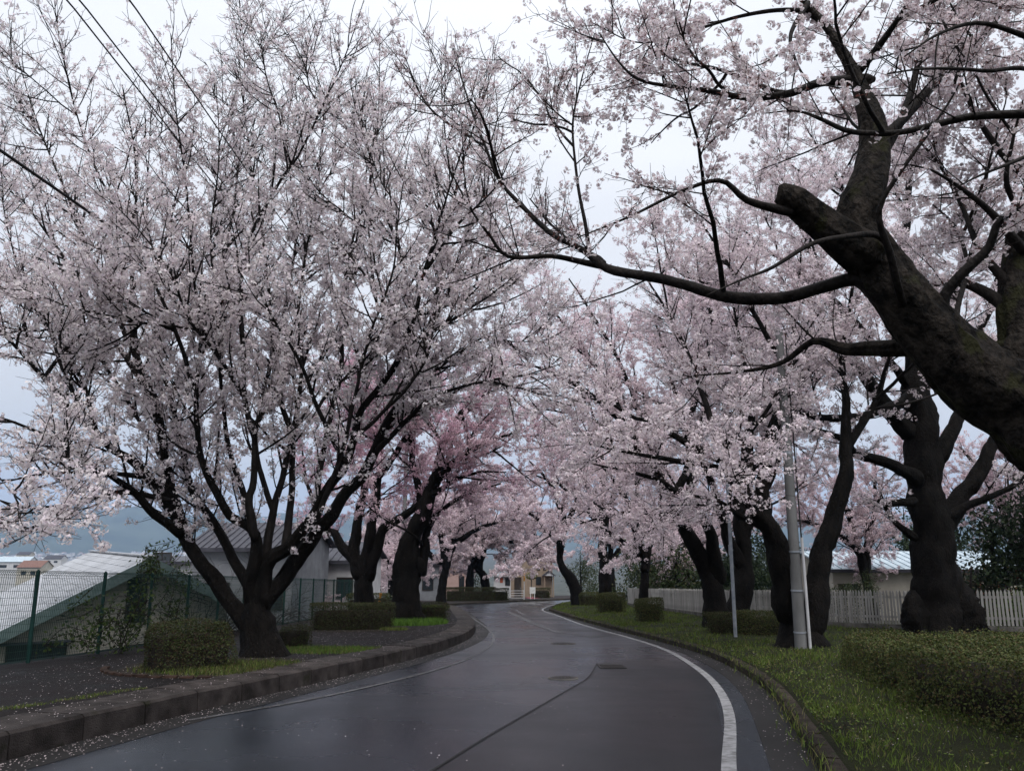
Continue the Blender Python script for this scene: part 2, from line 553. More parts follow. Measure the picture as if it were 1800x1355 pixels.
def ribbon(name, pts, width, h, mat, kind='structure', parent=None):
    p = resample(catmull(pts, 8), step=0.5)
    for _ in range(6 if len(p) > 30 else 0):
        p[1:-1] = (p[:-2] + 2 * p[1:-1] + p[2:]) / 4
    d = unit(np.gradient(p, axis=0))
    nrm = np.stack([-d[:, 1], d[:, 0]], 1)
    w = width if np.ndim(width) else np.full(len(p), width)
    a, b = p + nrm * (w / 2)[:, None], p - nrm * (w / 2)[:, None]
    V = np.vstack([np.c_[a, gz(a[:, 1]) + h], np.c_[b, gz(b[:, 1]) + h]])
    n = len(p)
    k = np.arange(n - 1)
    return link(name, mesh_np(name, V, np.stack([k, k + 1, n + k + 1, n + k], 1)[:, ::-1], mat), parent, kind)


def flat_poly(name, px, h, mat, kind='structure'):
    p = ground_pts(px)
    mb = MB()
    mb.add([(x, y, gz(y) + h) for x, y in p], [tuple(range(len(p)))])
    return mb.build(name, mat, kind=kind)


# gutters, lines, patches, seams
gl = KL[KL[:, 1] < 68]
gl = resample(gl, step=0.6)
dl = unit(np.gradient(gl, axis=0)); nl = np.stack([dl[:, 1], -dl[:, 0]], 1)
ribbon('gutter', gl + nl * 0.24, 0.5, 0.004, M['road_gutter'])
gr = KR[KR[:, 1] < 70]
gr = resample(gr, step=0.6)
dr = unit(np.gradient(gr, axis=0)); nr = np.stack([-dr[:, 1], dr[:, 0]], 1)
ribbon('gutter', gr + nr * 0.2, 0.42, 0.004, M['road_gutter'])
wl_r = ground_pts([(1280, 1355), (1286, 1290), (1279, 1240), (1258, 1203), (1228, 1176), (1170, 1142), (1100, 1119), (1030, 1100), (978, 1081)])
wl_r = np.vstack([[wl_r[0] - np.array([0.25, 1.0]) * 8], wl_r, [[2.05, 54], [3.1, 65], [5.0, 76]]])
ribbon('edge_line', wl_r, 0.135, 0.008, M['line'])
wl_l = ground_pts([(330, 1266), (510, 1237), (640, 1209), (750, 1182), (830, 1155), (866, 1130), (863, 1110), (838, 1091), (808, 1073)])
wl_l = np.vstack([wl_l, [[-4.5, 60]]])
ribbon('edge_line', wl_l, 0.09, 0.008, M['line_worn'])
flat_poly('road_patch', [(560, 1700), (760, 1355), (860, 1293), (960, 1235), (1010, 1206), (1035, 1190), (1050, 1166), (1100, 1160), (1150, 1158), (1195, 1160), (1225, 1177), (1258, 1215), (1270, 1290), (1268, 1355), (1250, 1700)], 0.004, M['road_patch'])
flat_poly('road_patch', [(893, 1075), (905, 1065), (930, 1062), (955, 1070), (972, 1081), (1025, 1100), (1085, 1116), (1040, 1122), (985, 1112), (940, 1096)], 0.004, M['road_patch'])
ribbon('tar_seam', ground_pts([(690, 1400), (760, 1355), (860, 1293), (960, 1235), (1010, 1206), (1035, 1190), (1050, 1166)]), 0.035, 0.010, M['seam'])
ribbon('worn_strip', ground_pts([(893, 1075), (915, 1085), (942, 1097), (987, 1113)]), 0.30, 0.008, M['line_worn'])
ribbon('worn_strip', ground_pts([(906, 1070), (912, 1076), (925, 1081)]), 0.2, 0.009, M['line_worn'])
for pts in ([(925, 1061), (935, 1060.2), (942, 1059.5)], [(936, 1062.5), (945, 1062), (951, 1061.5)], [(945, 1059), (955, 1058), (965, 1057)]):
    ribbon('road_marking', ground_pts(pts), 0.45, 0.011, M['line'])

# pavement on the left, verge on the right, both raised above the road
link('pavement', grid_sheet('pavement', lambda y: fx(fence_l, y) - 0.45, lambda y: kerb_x_left(y) - 0.70, np.linspace(-6, 62, 120), 10, pave_z, M['pave'], 0.4), kind='structure')
link('far_pavement', grid_sheet('far_pavement', lambda y: -16.0, lambda y: kerb_x_left(y) - 0.25, np.linspace(62.3, 122, 60), 12, lambda x, y: gz(y) + 0.14, M['kerb'], 0.4), kind='structure')
vy = np.r_[np.linspace(-6, 30, 90), np.linspace(30.5, 96, 76)]
link('verge', grid_sheet('verge', lambda y: kerb_x_right(y) + 0.14, lambda y: max(kerb_x_right(y) + 2.0, 20.0 if y < 22 else (fx(fence_r, y) + 2.5 if y < 68 else 40)), vy, 14,
                         lambda x, y: verge_z(x, y) + 0.05 * (vnoise(x, y, 0.8, 3) - .5), M['verge'], 0.4), kind='structure')


def kerb_row(name, curve, side, width, h, stone, mat, label, y_lo, y_hi, face_tilt=0.02, gap=0.022, group=None):
    """Kerb stones laid one by one along a curve; side +1: stones lie to the left of the direction of travel."""
    p = curve[(curve[:, 1] >= y_lo) & (curve[:, 1] <= y_hi)]
    p = resample(p, step=stone)
    d = unit(np.gradient(p, axis=0))
    n2 = np.stack([-d[:, 1], d[:, 0]], 1) * side
    a_, b_ = p + n2 * 0.05, p + n2 * (width - 0.03)      # mortar bed the stones sit on, seen in the joints
    n = len(p)
    V = np.vstack([np.c_[a_, gz(a_[:, 1]) - 0.1], np.c_[a_, gz(a_[:, 1]) + h - 0.035], np.c_[b_, gz(b_[:, 1]) + h - 0.035]])
    k = np.arange(n - 1)
    Fb = np.vstack([np.stack([k, k + 1, n + k + 1, n + k], 1), np.stack([n + k, n + k + 1, 2 * n + k + 1, 2 * n + k], 1)])
    base = link(name, mesh_np(name, V, Fb, M['soil']), kind='structure')
    for i in range(len(p) - 1):
        a, b = p[i] + d[i] * gap / 2, p[i + 1] - d[i + 1] * gap / 2
        j = rng.uniform(-0.006, 0.006, 4)
        o_, i_ = n2[i] * width, n2[i + 1] * width
        t1, t2 = n2[i] * face_tilt, n2[i + 1] * face_tilt
        za, zb = gz(a[1]), gz(b[1])
        low = [(a[0], a[1], za - 0.12), (b[0], b[1], zb - 0.12), (b[0] + i_[0], b[1] + i_[1], zb - 0.12), (a[0] + o_[0], a[1] + o_[1], za - 0.12)]
        c = 0.03
        mid = [(a[0] + t1[0] * .6, a[1] + t1[1] * .6, za + h - c + j[0]), (b[0] + t2[0] * .6, b[1] + t2[1] * .6, zb + h - c + j[1])]
        top = [(a[0] + t1[0] + n2[i][0] * c, a[1] + t1[1] + n2[i][1] * c, za + h + j[0]), (b[0] + t2[0] + n2[i + 1][0] * c, b[1] + t2[1] + n2[i + 1][1] * c, zb + h + j[1]),
               (b[0] + i_[0], b[1] + i_[1], zb + h + j[2]), (a[0] + o_[0], a[1] + o_[1], za + h + j[2])]
        mb = MB()
        mb.add(low + mid + top, [(0, 1, 5, 4), (4, 5, 7, 6), (6, 7, 8, 9), (1, 2, 8, 7, 5), (3, 0, 4, 6, 9), (2, 3, 9, 8)] if side < 0 else
               [(1, 0, 4, 5), (5, 4, 6, 7), (7, 6, 9, 8), (2, 1, 5, 7, 8), (0, 3, 9, 6, 4), (3, 2, 8, 9)])
        mb.build('kerb_stone', mat, base)
    return base


kerb_row('kerb', KL, +1, 0.72, PAVE_H + 0.012, 1.0, M['kerb'], None, 2.0, 61.5)
kerb_row('far_kerb', KL, +1, 0.25, 0.15, 1.2, M['kerb_brown'], None, 62.0, 94)
kerb_row('verge_kerb', KR, -1, 0.16, 0.15, 0.6, M['kerb_brown'], None, 2.0, 72)

flat_poly('red_paving', [(921, 1052), (940, 1051.2), (955, 1052.5), (934, 1054.6)], 0.16, M['red_ground'])


def manhole(px, py, r, label):
    p = on_ground(px, py)
    e = empty('manhole_cover', (p[0], p[1], gz(p[1]) + 0.009), label, 'manhole cover')
    e.rotation_euler = (-math.atan(SLOPE), 0, 0)
    MB().cyl((0, 0, -0.02), (0, 0, 0.004), r, n=28).build('rim', M['footing'], e)
    MB().cyl((0, 0, -0.01), (0, 0, 0.009), r * 0.86, n=28).build('lid', M['iron'], e)
    mb = MB()
    for i in range(-3, 4):
        for k in range(-3, 4):
            if i * i + k * k < 10:
                mb.box(i * r * .22 - .015, i * r * .22 + .015, k * r * .22 - .015, k * r * .22 + .015, 0.009, 0.013)
    mb.build('stud', M['iron'], e, 'stuff')


manhole(990, 1131, 0.36, 'round iron manhole cover further up the wet road')
manhole(990, 1192, 0.27, 'smaller round iron manhole cover left of the tar seam')
p = on_ground(1075, 1172)
e = empty('drain_grate', (p[0], p[1], gz(p[1]) + 0.009), 'rectangular iron drain grate at the end of the tar seam', 'drain grate')
e.rotation_euler = (-math.atan(SLOPE), 0, 0)
mb = MB(); mb.box(-.26, .26, -.34, -.30, 0, .012); mb.box(-.26, .26, .30, .34, 0, .012); mb.box(-.26, -.22, -.298, .298, 0, .012); mb.box(.22, .26, -.298, .298, 0, .012)
mb.build('frame', M['iron'], e)
for k in range(9):
    MB().box(-.218, .218, -.28 + k * .068, -.255 + k * .068, 0, .008).build('bar', M['iron'], e)

# ------------------------------------------------------------------ hills and the town in the valley
def hills(name, R, az0, az1, prof, mat, depth=1400):
    az = np.radians(np.linspace(az0, az1, 220))
    hgt = prof(np.degrees(az))
    rows = []
    for k, (fr, fh) in enumerate([(0, 0), (0.15, 0.28), (0.32, 0.55), (0.5, 0.8), (0.7, 1.0), (1.0, 0.6), (1.4, 0.0)]):
        rr = R + depth * fr + 60 * np.sin(az * 40 + k * .6)
        jag = 1 + 0.05 * np.sin(az * 61 + k * .9) * (0 < k < 6) + 0.03 * np.sin(az * 143 - k * .7) + 0.015 * np.sin(az * 290 + k)
        z = -62 + (hgt + 62) * fh * jag
        rows.append(np.stack([np.sin(az) * rr, np.cos(az) * rr, z], 1))
    V = np.array(rows)
    n, m = V.shape[:2]
    idx = np.arange(n * m).reshape(n, m)
    Fq = np.stack([idx[:-1, :-1], idx[:-1, 1:], idx[1:, 1:], idx[1:, :-1]], -1).reshape(-1, 4)
    return link(name, mesh_np(name, V.reshape(-1, 3), Fq, mat, smooth=True), kind='structure')


def prof1(a):
    return 150 + 60 * np.exp(-((a + 30.5) / 2.2) ** 2) + 45 * np.exp(-((a + 25) / 3) ** 2) - 30 * np.exp(-((a + 35.5) / 2.5) ** 2) + 12 * np.sin(a * 1.1) + 6 * np.sin(a * 2.9) + 2.5 * np.sin(a * 7.1) + 40 * np.exp(-((a + 14) / 6) ** 2)


hills('hills', 4700, -60, 40, prof1, M['hills'], 1200)
hills('far_hills', 6600, -60, 40, lambda a: 150 + 190 * np.exp(-((a + 29.3) / 1.6) ** 2) + 90 * np.exp(-((a + 33) / 2.2) ** 2) + 15 * np.sin(a * .9) + 7 * np.sin(a * 2.3) + 3 * np.sin(a * 6.1), M['hills'], 1500)

mb = MB()
for i in range(1500):
    a = math.radians(random.uniform(-50, -19))
    r = 800 * (4600 / 800) ** random.random()
    cx, cy_ = math.sin(a) * r, math.cos(a) * r
    zt = float(terrain(cx, cy_))
    w, d, h = random.uniform(8, 22), random.uniform(8, 18), random.choice([4, 5, 6, 6, 7, 9, 12])
    mb.m = 0
    mb.box(cx - w / 2, cx + w / 2, cy_ - d / 2, cy_ + d / 2, zt - 4, zt + h)
    mb.m = random.choice([1, 1, 1, 1, 2, 0])
    mb.add([(cx - w / 2 - .5, cy_ - d / 2 - .5, zt + h + .1), (cx + w / 2 + .5, cy_ - d / 2 - .5, zt + h + .1), (cx + w / 2 + .5, cy_ + d / 2 + .5, zt + h + .1), (cx - w / 2 - .5, cy_ + d / 2 + .5, zt + h + .1),
            (cx - w / 2, cy_, zt + h + 2.4), (cx + w / 2, cy_, zt + h + 2.4)], [(0, 1, 5, 4), (2, 3, 4, 5), (1, 2, 5), (3, 0, 4)])
tag(mb.build('town', [M['town_a'], M['town_b'], M['town_c']], kind='stuff'), 'far hazy town spread over the valley floor below the hills', 'town')

# ------------------------------------------------------------------ fences
def fence_posts(curve, step, y0, y1):
    p = curve[(curve[:, 1] >= y0) & (curve[:, 1] <= y1)]
    return resample(p, step=step)


fl = fence_posts(fence_l, 2.0, 4.0, 58)
root = empty('mesh_fence', (fl[0][0], fl[0][1], 0), 'dark green welded mesh fence along the left pavement edge', 'fence')
O = np.array(root.location)
FH = 1.58


def panel_mesh(wires):
    """One 1.9 m welded panel: upright and level wires and the rolled top and bottom edge."""
    mb = MB()
    n = wires
    for i in range(n + 1):
        x = 0.03 + 1.9 * i / n
        mb.box(x - .0028, x + .0028, -.0028, .0028, 0.05, FH - .05)
        mb.bar((x, 0, FH - .05), (x, .05, FH), .006)
        mb.bar((x, .05, FH), (x, 0, FH + .03), .006)
        mb.bar((x, 0, .05), (x, .05, .02), .006)
    for z in np.r_[np.arange(0.1, FH - .05, 0.115)]:
        mb.box(0.02, 1.94, .0030, .0080, z - .0027, z + .0027)
    for y, z in ((0.05, FH), (0, FH + .03), (0.05, .02), (0, .05), (0, FH - .05)):
        mb.box(0.02, 1.94, y - .004, y + .004, z - .004, z + .004)
    return mb.mesh('mesh_panel', M['fence_green'])


pan_near, pan_far = panel_mesh(38), panel_mesh(24)
post_me = MB().box(-.03, .03, -.05, -.01, -.2, FH + .03).cyl((0, -.03, FH + .03), (0, -.03, FH + .06), .028, .015, 8).mesh('post', M['fence_green'])
for i in range(len(fl) - 1):
    a, b = fl[i], fl[i + 1]
    za, zb = pave_z(*a), pave_z(*b)
    o = link('post', post_me, root); o.location = (a[0] - O[0], a[1] - O[1], za)
    o = link('mesh_panel', pan_near if a[1] < 26 else pan_far, root, 'stuff')
    o.location = (a[0] - O[0], a[1] - O[1], za)
    dd = b - a
    o.rotation_euler = (0, -math.atan2(zb - za, np.linalg.norm(dd)), math.atan2(dd[1], dd[0]))

fr = fence_r[(fence_r[:, 1] > 22.3) & (fence_r[:, 1] < 68)]
root = empty('picket_fence', (fr[0][0], fr[0][1], 0), 'weathered white picket fence curving behind the trees on the right', 'fence')
O = np.array(root.location)
pk = resample(fr, step=0.105)
pk = pk[pk[:, 1] < 68]
w2 = 0.031
pm = MB()
for x0 in (0,):
    pm.hexa([(-w2, -.011, 0), (w2, -.011, 0), (w2, .011, 0), (-w2, .011, 0)], [(-w2, -.011, .98), (w2, -.011, .98), (w2, .011, .98), (-w2, .011, .98)])
    pm.add([(-w2, -.011, .98), (w2, -.011, .98), (w2, .011, .98), (-w2, .011, .98), (0, -.011, 1.06), (0, .011, 1.06)], [(0, 1, 4), (2, 3, 5), (1, 2, 5, 4), (3, 0, 4, 5)])
pick_me = pm.mesh('picket', M['picket'])
near = pk[:270]
BASEH = 0.17
for i, (x, y) in enumerate(near):
    d = pk[min(i + 1, len(pk) - 1)] - pk[max(i - 1, 0)]
    o = link('picket', pick_me, root)
    o.location = (x - O[0] , y - O[1], verge_z(x, y) + BASEH)
    o.rotation_euler = (rng.normal() * .012, rng.normal() * .012, math.atan2(d[1], d[0]) + rng.normal() * .03)
    o.scale = (1, 1, rng.uniform(.985, 1.015))
mb = MB()
for i in range(270, len(pk) - 1):
    x, y = pk[i]
    d = unit(pk[i + 1] - pk[i]) * w2
    z = float(verge_z(x, y)) + BASEH
    mb.bar((x - O[0], y - O[1], z), (x - O[0], y - O[1], z + 1.04), .022, .06)
mb.build('picket_panel', M['picket'], root, 'stuff')
posts = resample(fr, step=1.9)
for i in range(len(posts) - 1):
    a, b = posts[i], posts[i + 1]
    d = unit(b - a); n_ = np.array([d[1], -d[0]])
    if n_ @ (np.array([0, 20.]) - a) > 0: n_ = -n_
    za, zb = float(verge_z(*a)), float(verge_z(*b))
    A3, B3 = np.array([*(a - O[:2]), za]), np.array([*(b - O[:2]), zb])
    off = np.array([*(n_ * .04), 0])
    for zz in (0.38, 1.0):
        MB().bar(A3 + off + [0, 0, zz], B3 + off + [0, 0, zz], .04, .07).build('rail', M['picket'], root)
    MB().bar(A3 + off * 2.6 + [0, 0, .1], A3 + off * 2.6 + [0, 0, 1.18], .09).build('post', M['picket'], root)
    MB().bar(A3 + [0, 0, -.1], B3 + [0, 0, -.1], .12, .5).build('footing', M['footing'], root)

# ------------------------------------------------------------------ poles and cables
p = on_ground(1408, 1137, .2)
e = empty('utility_pole', (p[0], p[1], gz(p[1]) + .17), 'thick pale grey concrete pole with a white conduit on the right verge', 'utility pole')
MB().cyl((0, 0, -.3), (0, 0, 7.7), .142, .092, 22).build('pole', M['pole'], e, smooth=False)
mb = MB()
mb.cyl((.17, -.13, 0), (.155, -.12, 2.55), .034, n=10)
c_ = mb.build('conduit', M['conduit'], e)
for z in (.35, 1.3, 2.2):
    MB().cyl((0, 0, z), (0, 0, z + .035), .146, n=22).build('band', M['steel'], e)
MB().cyl((0, 0, 4.55), (0, 0, 4.62), .118, n=22).build('band', M['steel'], e)
MB().cyl((.15, -.115, 2.5), (.125, -.09, 7.6), .018, n=8).build('down_cable', M['cable'], e)
p = on_ground(1293, 1117, .2)
e = empty('steel_pole', (p[0], p[1], gz(p[1]) + .16), 'thin blue grey steel pole standing in the grass by the kerb', 'pole')
MB().cyl((0, 0, -.2), (0, 0, 4.35), .052, .048, 14).build('post', M['steel'], e)
MB().cyl((0, 0, 4.35), (0, 0, 4.39), .056, .04, 14).build('cap', M['steel'], e)
MB().cyl((0, 0, 2.42), (0, 0, 2.47), .06, n=14).build('clamp', M['steel'], e)
MB().box(-.03, .03, .06, .16, 2.30, 2.60).build('bracket', M['steel'], e)

far_top = at(717, 690, 52)
e = empty('utility_pole', (far_top[0], far_top[1], gz(52)), 'far concrete pole rising out of the pink crowns on the left', 'utility pole')
hh = far_top[2] - gz(52)
MB().cyl((0, 0, -.3), (0, 0, hh + .3), .18, .11, 16).build('pole', M['pole'], e)
MB().box(-.75, .75, -.05, .05, hh - .35, hh - .25).build('crossarm', M['steel'], e)
for x in (-.6, -.1, .6):
    MB().cyl((x, 0, hh - .25), (x, 0, hh - .05), .05, .03, 8).build('insulator', M['white_paint'], e)
for (px, py, Y, ex, ez, r, label) in ((118, 0, 10.4, -.6, 0, .014, 'outer one of the three thin overhead cables crossing the top left sky'), (140, 0, 10.4, -.1, 0, .014, 'middle one of the three thin overhead cables crossing the top left sky'),
                                       (228, 0, 10.4, .6, 0, .014, 'inner thin overhead cable, farthest from the left edge of the sky'), (0, 262, 11.0, -.2, -1.2, .026, 'thick low overhead cable at the left edge below the thin ones')):
    a = at(px, py, Y)
    b = far_top + np.array([ex, 0, ez - .05])
    d = (b - a) / (b[1] - a[1])
    s0 = a - d * (Y + 8)
    n = 30
    t = np.linspace(0, 1, n)[:, None]
    line = s0 + (b - s0) * t
    sag = 4 * t[:, 0] * (1 - t[:, 0]) * 1.0
    ta = (a[1] - s0[1]) / (b[1] - s0[1])
    line[:, 2] -= sag - 4 * ta * (1 - ta) * 1.0 * np.clip(t[:, 0] / ta, 0, 1) * np.clip((1 - t[:, 0]) / (1 - ta), 0, 1)
    ob = bpy.data.objects.new('overhead_cable', None)
    bpy.data.objects.remove(ob)
    N_, K_ = 1, n
    c = line
    T = unit(np.gradient(c, axis=0)); U = unit(np.cross(T, [0, 0, 1.])); W = np.cross(T, U)
    ang = np.arange(6) * math.pi / 3
    V = c[:, None] + r * (U[:, None] * np.cos(ang)[None, :, None] + W[:, None] * np.sin(ang)[None, :, None])
    idx = np.arange(n * 6).reshape(n, 6); nxt = np.roll(idx, -1, 1)
    Fq = np.stack([idx[:-1], nxt[:-1], nxt[1:], idx[1:]], -1).reshape(-1, 4)
    tag(link('overhead_cable', mesh_np('overhead_cable', V.reshape(-1, 3), Fq, M['cable'], smooth=True)), label, 'cable', 'overhead cables')

# orange marker, far street furniture
p = on_ground(663, 1052, PAVE_H); p = at(663, 1052, 33)
e = empty('marker_post', (p[0], p[1], gz(p[1]) + PAVE_H), 'slanting orange marker post between two trunks on the left pavement', 'marker post')
MB().cyl((0, 0, -.1), (.13, 0, .95), .045, n=10).build('post', M['orange'], e)
MB().cyl((.13, 0, .95), (.142, 0, 1.05), .062, n=10).build('head', M['orange'], e)

P3 = lambda px, Y, h=0.14: (float((px - CXP) / F_PX * Y * 1.0), float(Y), float(gz(Y) + h))


def X(px, Y):
    return (px - CXP) / F_PX * Y / 1.0


def ZZ_(py, Y):
    return float(at(900, py, Y)[2])


Yg = 86
e = empty('guard_fence', (X(905, Yg), Yg, ZZ_(1053, Yg)), 'short white rail guard fence at the far corner', 'guard fence')
for x in (-.85, .95):
    MB().box(x - .05, x + .05, -.05, .05, -.2, .95).build('post', M['white_paint'], e)
for z in (.15, .4, .65, .9):
    MB().box(-.8, .9, -.075, -.053, z - .045, z + .045).build('rail', M['white_paint'], e)
e = empty('white_post', (X(921, Yg), Yg + .2, ZZ_(1054, Yg)), 'tall thin white post with an orange top beside the guard fence', 'post')
MB().cyl((0, 0, -.2), (0, 0, 1.95), .05, n=10).build('post', M['white_paint'], e)
MB().cyl((0, 0, 1.95), (0, 0, 2.8), .075, n=10).build('sleeve', M['orange'], e)
Yb = 89
e = empty('notice_board', (X(935, Yb), Yb, ZZ_(1052, Yb)), 'small white upright board on two legs right of the orange topped post', 'notice board')
MB().box(-.32, .32, -.04, .04, .55, 1.25).build('board', M['white_paint'], e)
for x in (-.22, .22):
    MB().box(x - .035, x + .035, -.03, .03, -.2, .55).build('leg', M['white_paint'], e)

# ------------------------------------------------------------------ houses
def house_window(parent, x0, x1, z0, z1, y, frame=.05, cross=True, fm=None):
    """Frame, pane and glazing bar on a wall that faces -y."""
    f = MB()
    f.box(x0 - frame, x1 + frame, y - .05, y + .02, z1, z1 + frame).box(x0 - frame, x1 + frame, y - .07, y + .02, z0 - frame, z0)
    f.box(x0 - frame, x0, y - .05, y + .02, z0, z1).box(x1, x1 + frame, y - .05, y + .02, z0, z1)
    w = f.build('window', fm or M['wood_dark'], parent)
    MB().box(x0, x1, y - .02, y + .01, z0, z1).build('pane', M['glass'], w)
    if cross:
        xm = (x0 + x1) / 2
        MB().box(xm - .02, xm + .02, y - .04, y - .021, z0, z1).build('bar', fm or M['wood_dark'], w)
    return w


# the low house below the left fence
Rz = at(262, 979, 23)
hx, hy = Rz[0], Rz[1]
g0 = float(terrain(hx, hy))
e = empty('gabled_house', (hx, hy, g0), 'cream gabled house with a pale slate roof just below the mesh fence', 'house', rz=math.radians(34))
rid = Rz[2] - g0
PT = 0.53
L_, WL, WR = 14.5, 5.4, 2.7
prof = [(-WL + .5, -.5), (WR - .4, -.5), (WR - .4, rid - .12 - PT * (WR - .4)), (0, rid - .12), (-WL + .5, rid - .12 - PT * (WL - .5))]
mb = MB()
mb.add([(x, 0, z) for x, z in prof] + [(x, L_ - .6, z) for x, z in prof], [(0, 1, 2, 3, 4), (9, 8, 7, 6, 5), (0, 4, 9, 5), (1, 6, 7, 2)])
mb.build('wall', M['wall_cream'], e)
mb = MB()
th = .09
for s, W_ in ((-1, WL), (1, WR)):
    a_, b_ = (0, rid), (s * W_, rid - PT * W_)
    mb.hexa([(a_[0], -.5, a_[1] - th), (b_[0], -.5, b_[1] - th), (b_[0], L_, b_[1] - th), (a_[0], L_, a_[1] - th)], [(a_[0], -.5, a_[1]), (b_[0], -.5, b_[1]), (b_[0], L_, b_[1]), (a_[0], L_, a_[1])])
rf = mb.build('roof', M['roof_pale'], e)
sl = math.hypot(1, PT)
dx, dz = 1 / sl, -PT / sl
nn = MB().hexa([(0, 0, 0), (0, 1.186, 0), (-.315 * dx, 1.186, .315 * dz), (-.315 * dx, 0, .315 * dz)],
               [(0, 0, .006), (0, 1.186, .006), (-.315 * dx - .004, 1.186, .315 * dz + .018), (-.315 * dx - .004, 0, .315 * dz + .018)]).mesh('shingle', M['roof_pale'])
nn2 = MB().hexa([(0, 0, 0), (0, 1.186, 0), (.315 * dx, 1.186, .315 * dz), (.315 * dx, 0, .315 * dz)],
                [(0, 0, .006), (0, 1.186, .006), (.315 * dx + .004, 1.186, .315 * dz + .018), (.315 * dx + .004, 0, .315 * dz + .018)]).mesh('shingle', M['roof_pale'])
for r_ in range(int(WL * sl / .30)):
    for c_ in range(12):
        y = -.5 + c_ * 1.2 + (.6 if r_ % 2 else 0)
        o = link('shingle', nn, rf)
        o.location = (-r_ * .30 * dx, y, rid + r_ * .30 * dz + .003 + rng.uniform(0, .004))
for r_ in range(8):
    for c_ in range(6):
        o = link('shingle', nn2, rf)
        o.location = (r_ * .30 * dx, -.5 + c_ * 1.2 + (.6 if r_ % 2 else 0), rid + r_ * .30 * dz + .003)
MB().box(-.10, .10, -.52, L_ + .02, rid + .012, rid + .06).build('ridge_cap', M['roof_pale'], rf)
for s, W_ in ((-1, WL), (1, WR)):
    mb = MB()
    mb.hexa([(0, -.56, rid - .30), (s * W_, -.56, rid - .30 - PT * W_), (s * W_, -.503, rid - .30 - PT * W_), (0, -.503, rid - .30)],
            [(0, -.56, rid + .02), (s * W_, -.56, rid + .02 - PT * W_), (s * W_, -.503, rid + .02 - PT * W_), (0, -.503, rid + .02)])
    mb.build('fascia', M['fascia'], e)
house_window(e, -.46, -.02, ZZ_(1090, 23) - g0, ZZ_(1015, 23) - g0, 0, .04, False)
house_window(e, -3.2, -1.9, ZZ_(1164, 21.6) - g0, ZZ_(1131, 21.6) - g0, 0, .05)
MB().box(-3.4, -1.7, -.3, -.055, ZZ_(1129, 21.6) - g0, ZZ_(1126, 21.6) - g0).build('window_hood', M['roof_dark'], e)


def shed_house(label, x0, x1, Y, depth, z_eave, z_top, wall, roof, seams=0, wins=(), name='house', cat='house', over=.35, base=None):
    """A house front facing the camera with a roof that slopes up away from it."""
    g = float(min(terrain(x0, Y), gz(Y))) if base is None else base
    e = empty(name, ((x0 + x1) / 2, Y, g), label, cat)
    h = (x1 - x0) / 2
    he, ht = z_eave - g, z_top - g
    mb = MB()
    mb.add([(-h, 0, -.5), (h, 0, -.5), (h, depth, -.5), (-h, depth, -.5), (-h, 0, he), (h, 0, he), (h, depth, he), (-h, depth, he), (-h, depth / 2, ht - .05), (h, depth / 2, ht - .05)],
           [(0, 1, 5, 4), (2, 3, 7, 6), (1, 2, 6, 9, 5), (3, 0, 4, 8, 7)])
    mb.build('wall', wall, e)
    mb = MB()
    sl_ = (ht - he) / (depth / 2)
    for s in (0, 1):
        ya, yb = (-over, depth / 2) if s == 0 else (depth + over, depth / 2)
        za = he - sl_ * over
        mb.hexa([(-h - over, ya, za + .01), (h + over, ya, za + .01), (h + over, yb, ht + .01), (-h - over, yb, ht + .01)], [(-h - over, ya, za + .10), (h + over, ya, za + .10), (h + over, yb, ht + .10), (-h - over, yb, ht + .10)])
    r = mb.build('roof', roof, e)
    for k in range(seams):
        x = -h - over + (2 * h + 2 * over) * (k + .5) / seams
        MB().bar((x, -over, he - sl_ * over + .12), (x, depth / 2, ht + .12), .03, .05).build('seam', roof, r)
    MB().box(-h - over, h + over, -over - .06, -over - .004, he - sl_ * over - .08, he - sl_ * over + .08).build('gutter', M['roof_dark'], r)
    for (wx0, wx1, wz0, wz1) in wins:
        house_window(e, wx0, wx1, wz0, wz1, 0, .06)
    return e


shed_house('two storey grey house with a dark standing seam roof behind the many stemmed tree', X(345, 36), X(520, 36), 36.5, 7, ZZ_(962, 36), ZZ_(922, 40), M['wall_grey'], M['roof_dark'], 16,
           [(-1.6, -.6, 3.6, 4.7), (.7, 1.9, 3.6, 4.7)])
shed_house('white flat fronted house far below between the gabled roof and the trunk', X(268, 52), X(345, 52), 52, 6, ZZ_(988, 52), ZZ_(980, 54), M['wall_white'], M['roof_dark'], 0, [(-.8, .3, 6, 7)])
shed_house('pale house wall behind the bare shrub at the green fence', X(528, 44), X(640, 44), 44, 7, ZZ_(985, 44), ZZ_(955, 47), M['wall_white'], M['roof_dark'], 10, [(-1.4, -.2, 4, 5), (.6, 1.4, 4, 5)])
shed_house('bluish white house with vertical siding seen past the fat gnarled trunk', X(738, 80), X(775, 80), 80, 6, ZZ_(990, 80), ZZ_(975, 83), M['wall_grey'], M['roof_dark'], 0, [(-.5, .5, 1.2, 2.3)], base=gz(80))
shed_house('pinkish house behind the corner tree on the left', X(781, 92), X(825, 92), 92, 6, ZZ_(990, 92), ZZ_(975, 95), M['wall_pink'], M['roof_dark'], 0, [(.5, 1.0, .6, 2.6)], base=gz(92))
shed_house('low cream house with a pale blue metal roof behind the picket fence', X(1448, 41), X(1760, 41), 41, 7, ZZ_(1000, 41), ZZ_(972, 44), M['wall_cream'], M['roof_blue'], 22,
           [(-4.4, -3.4, 1.1, 1.75), (.4, 1.5, 1.0, 1.9)])

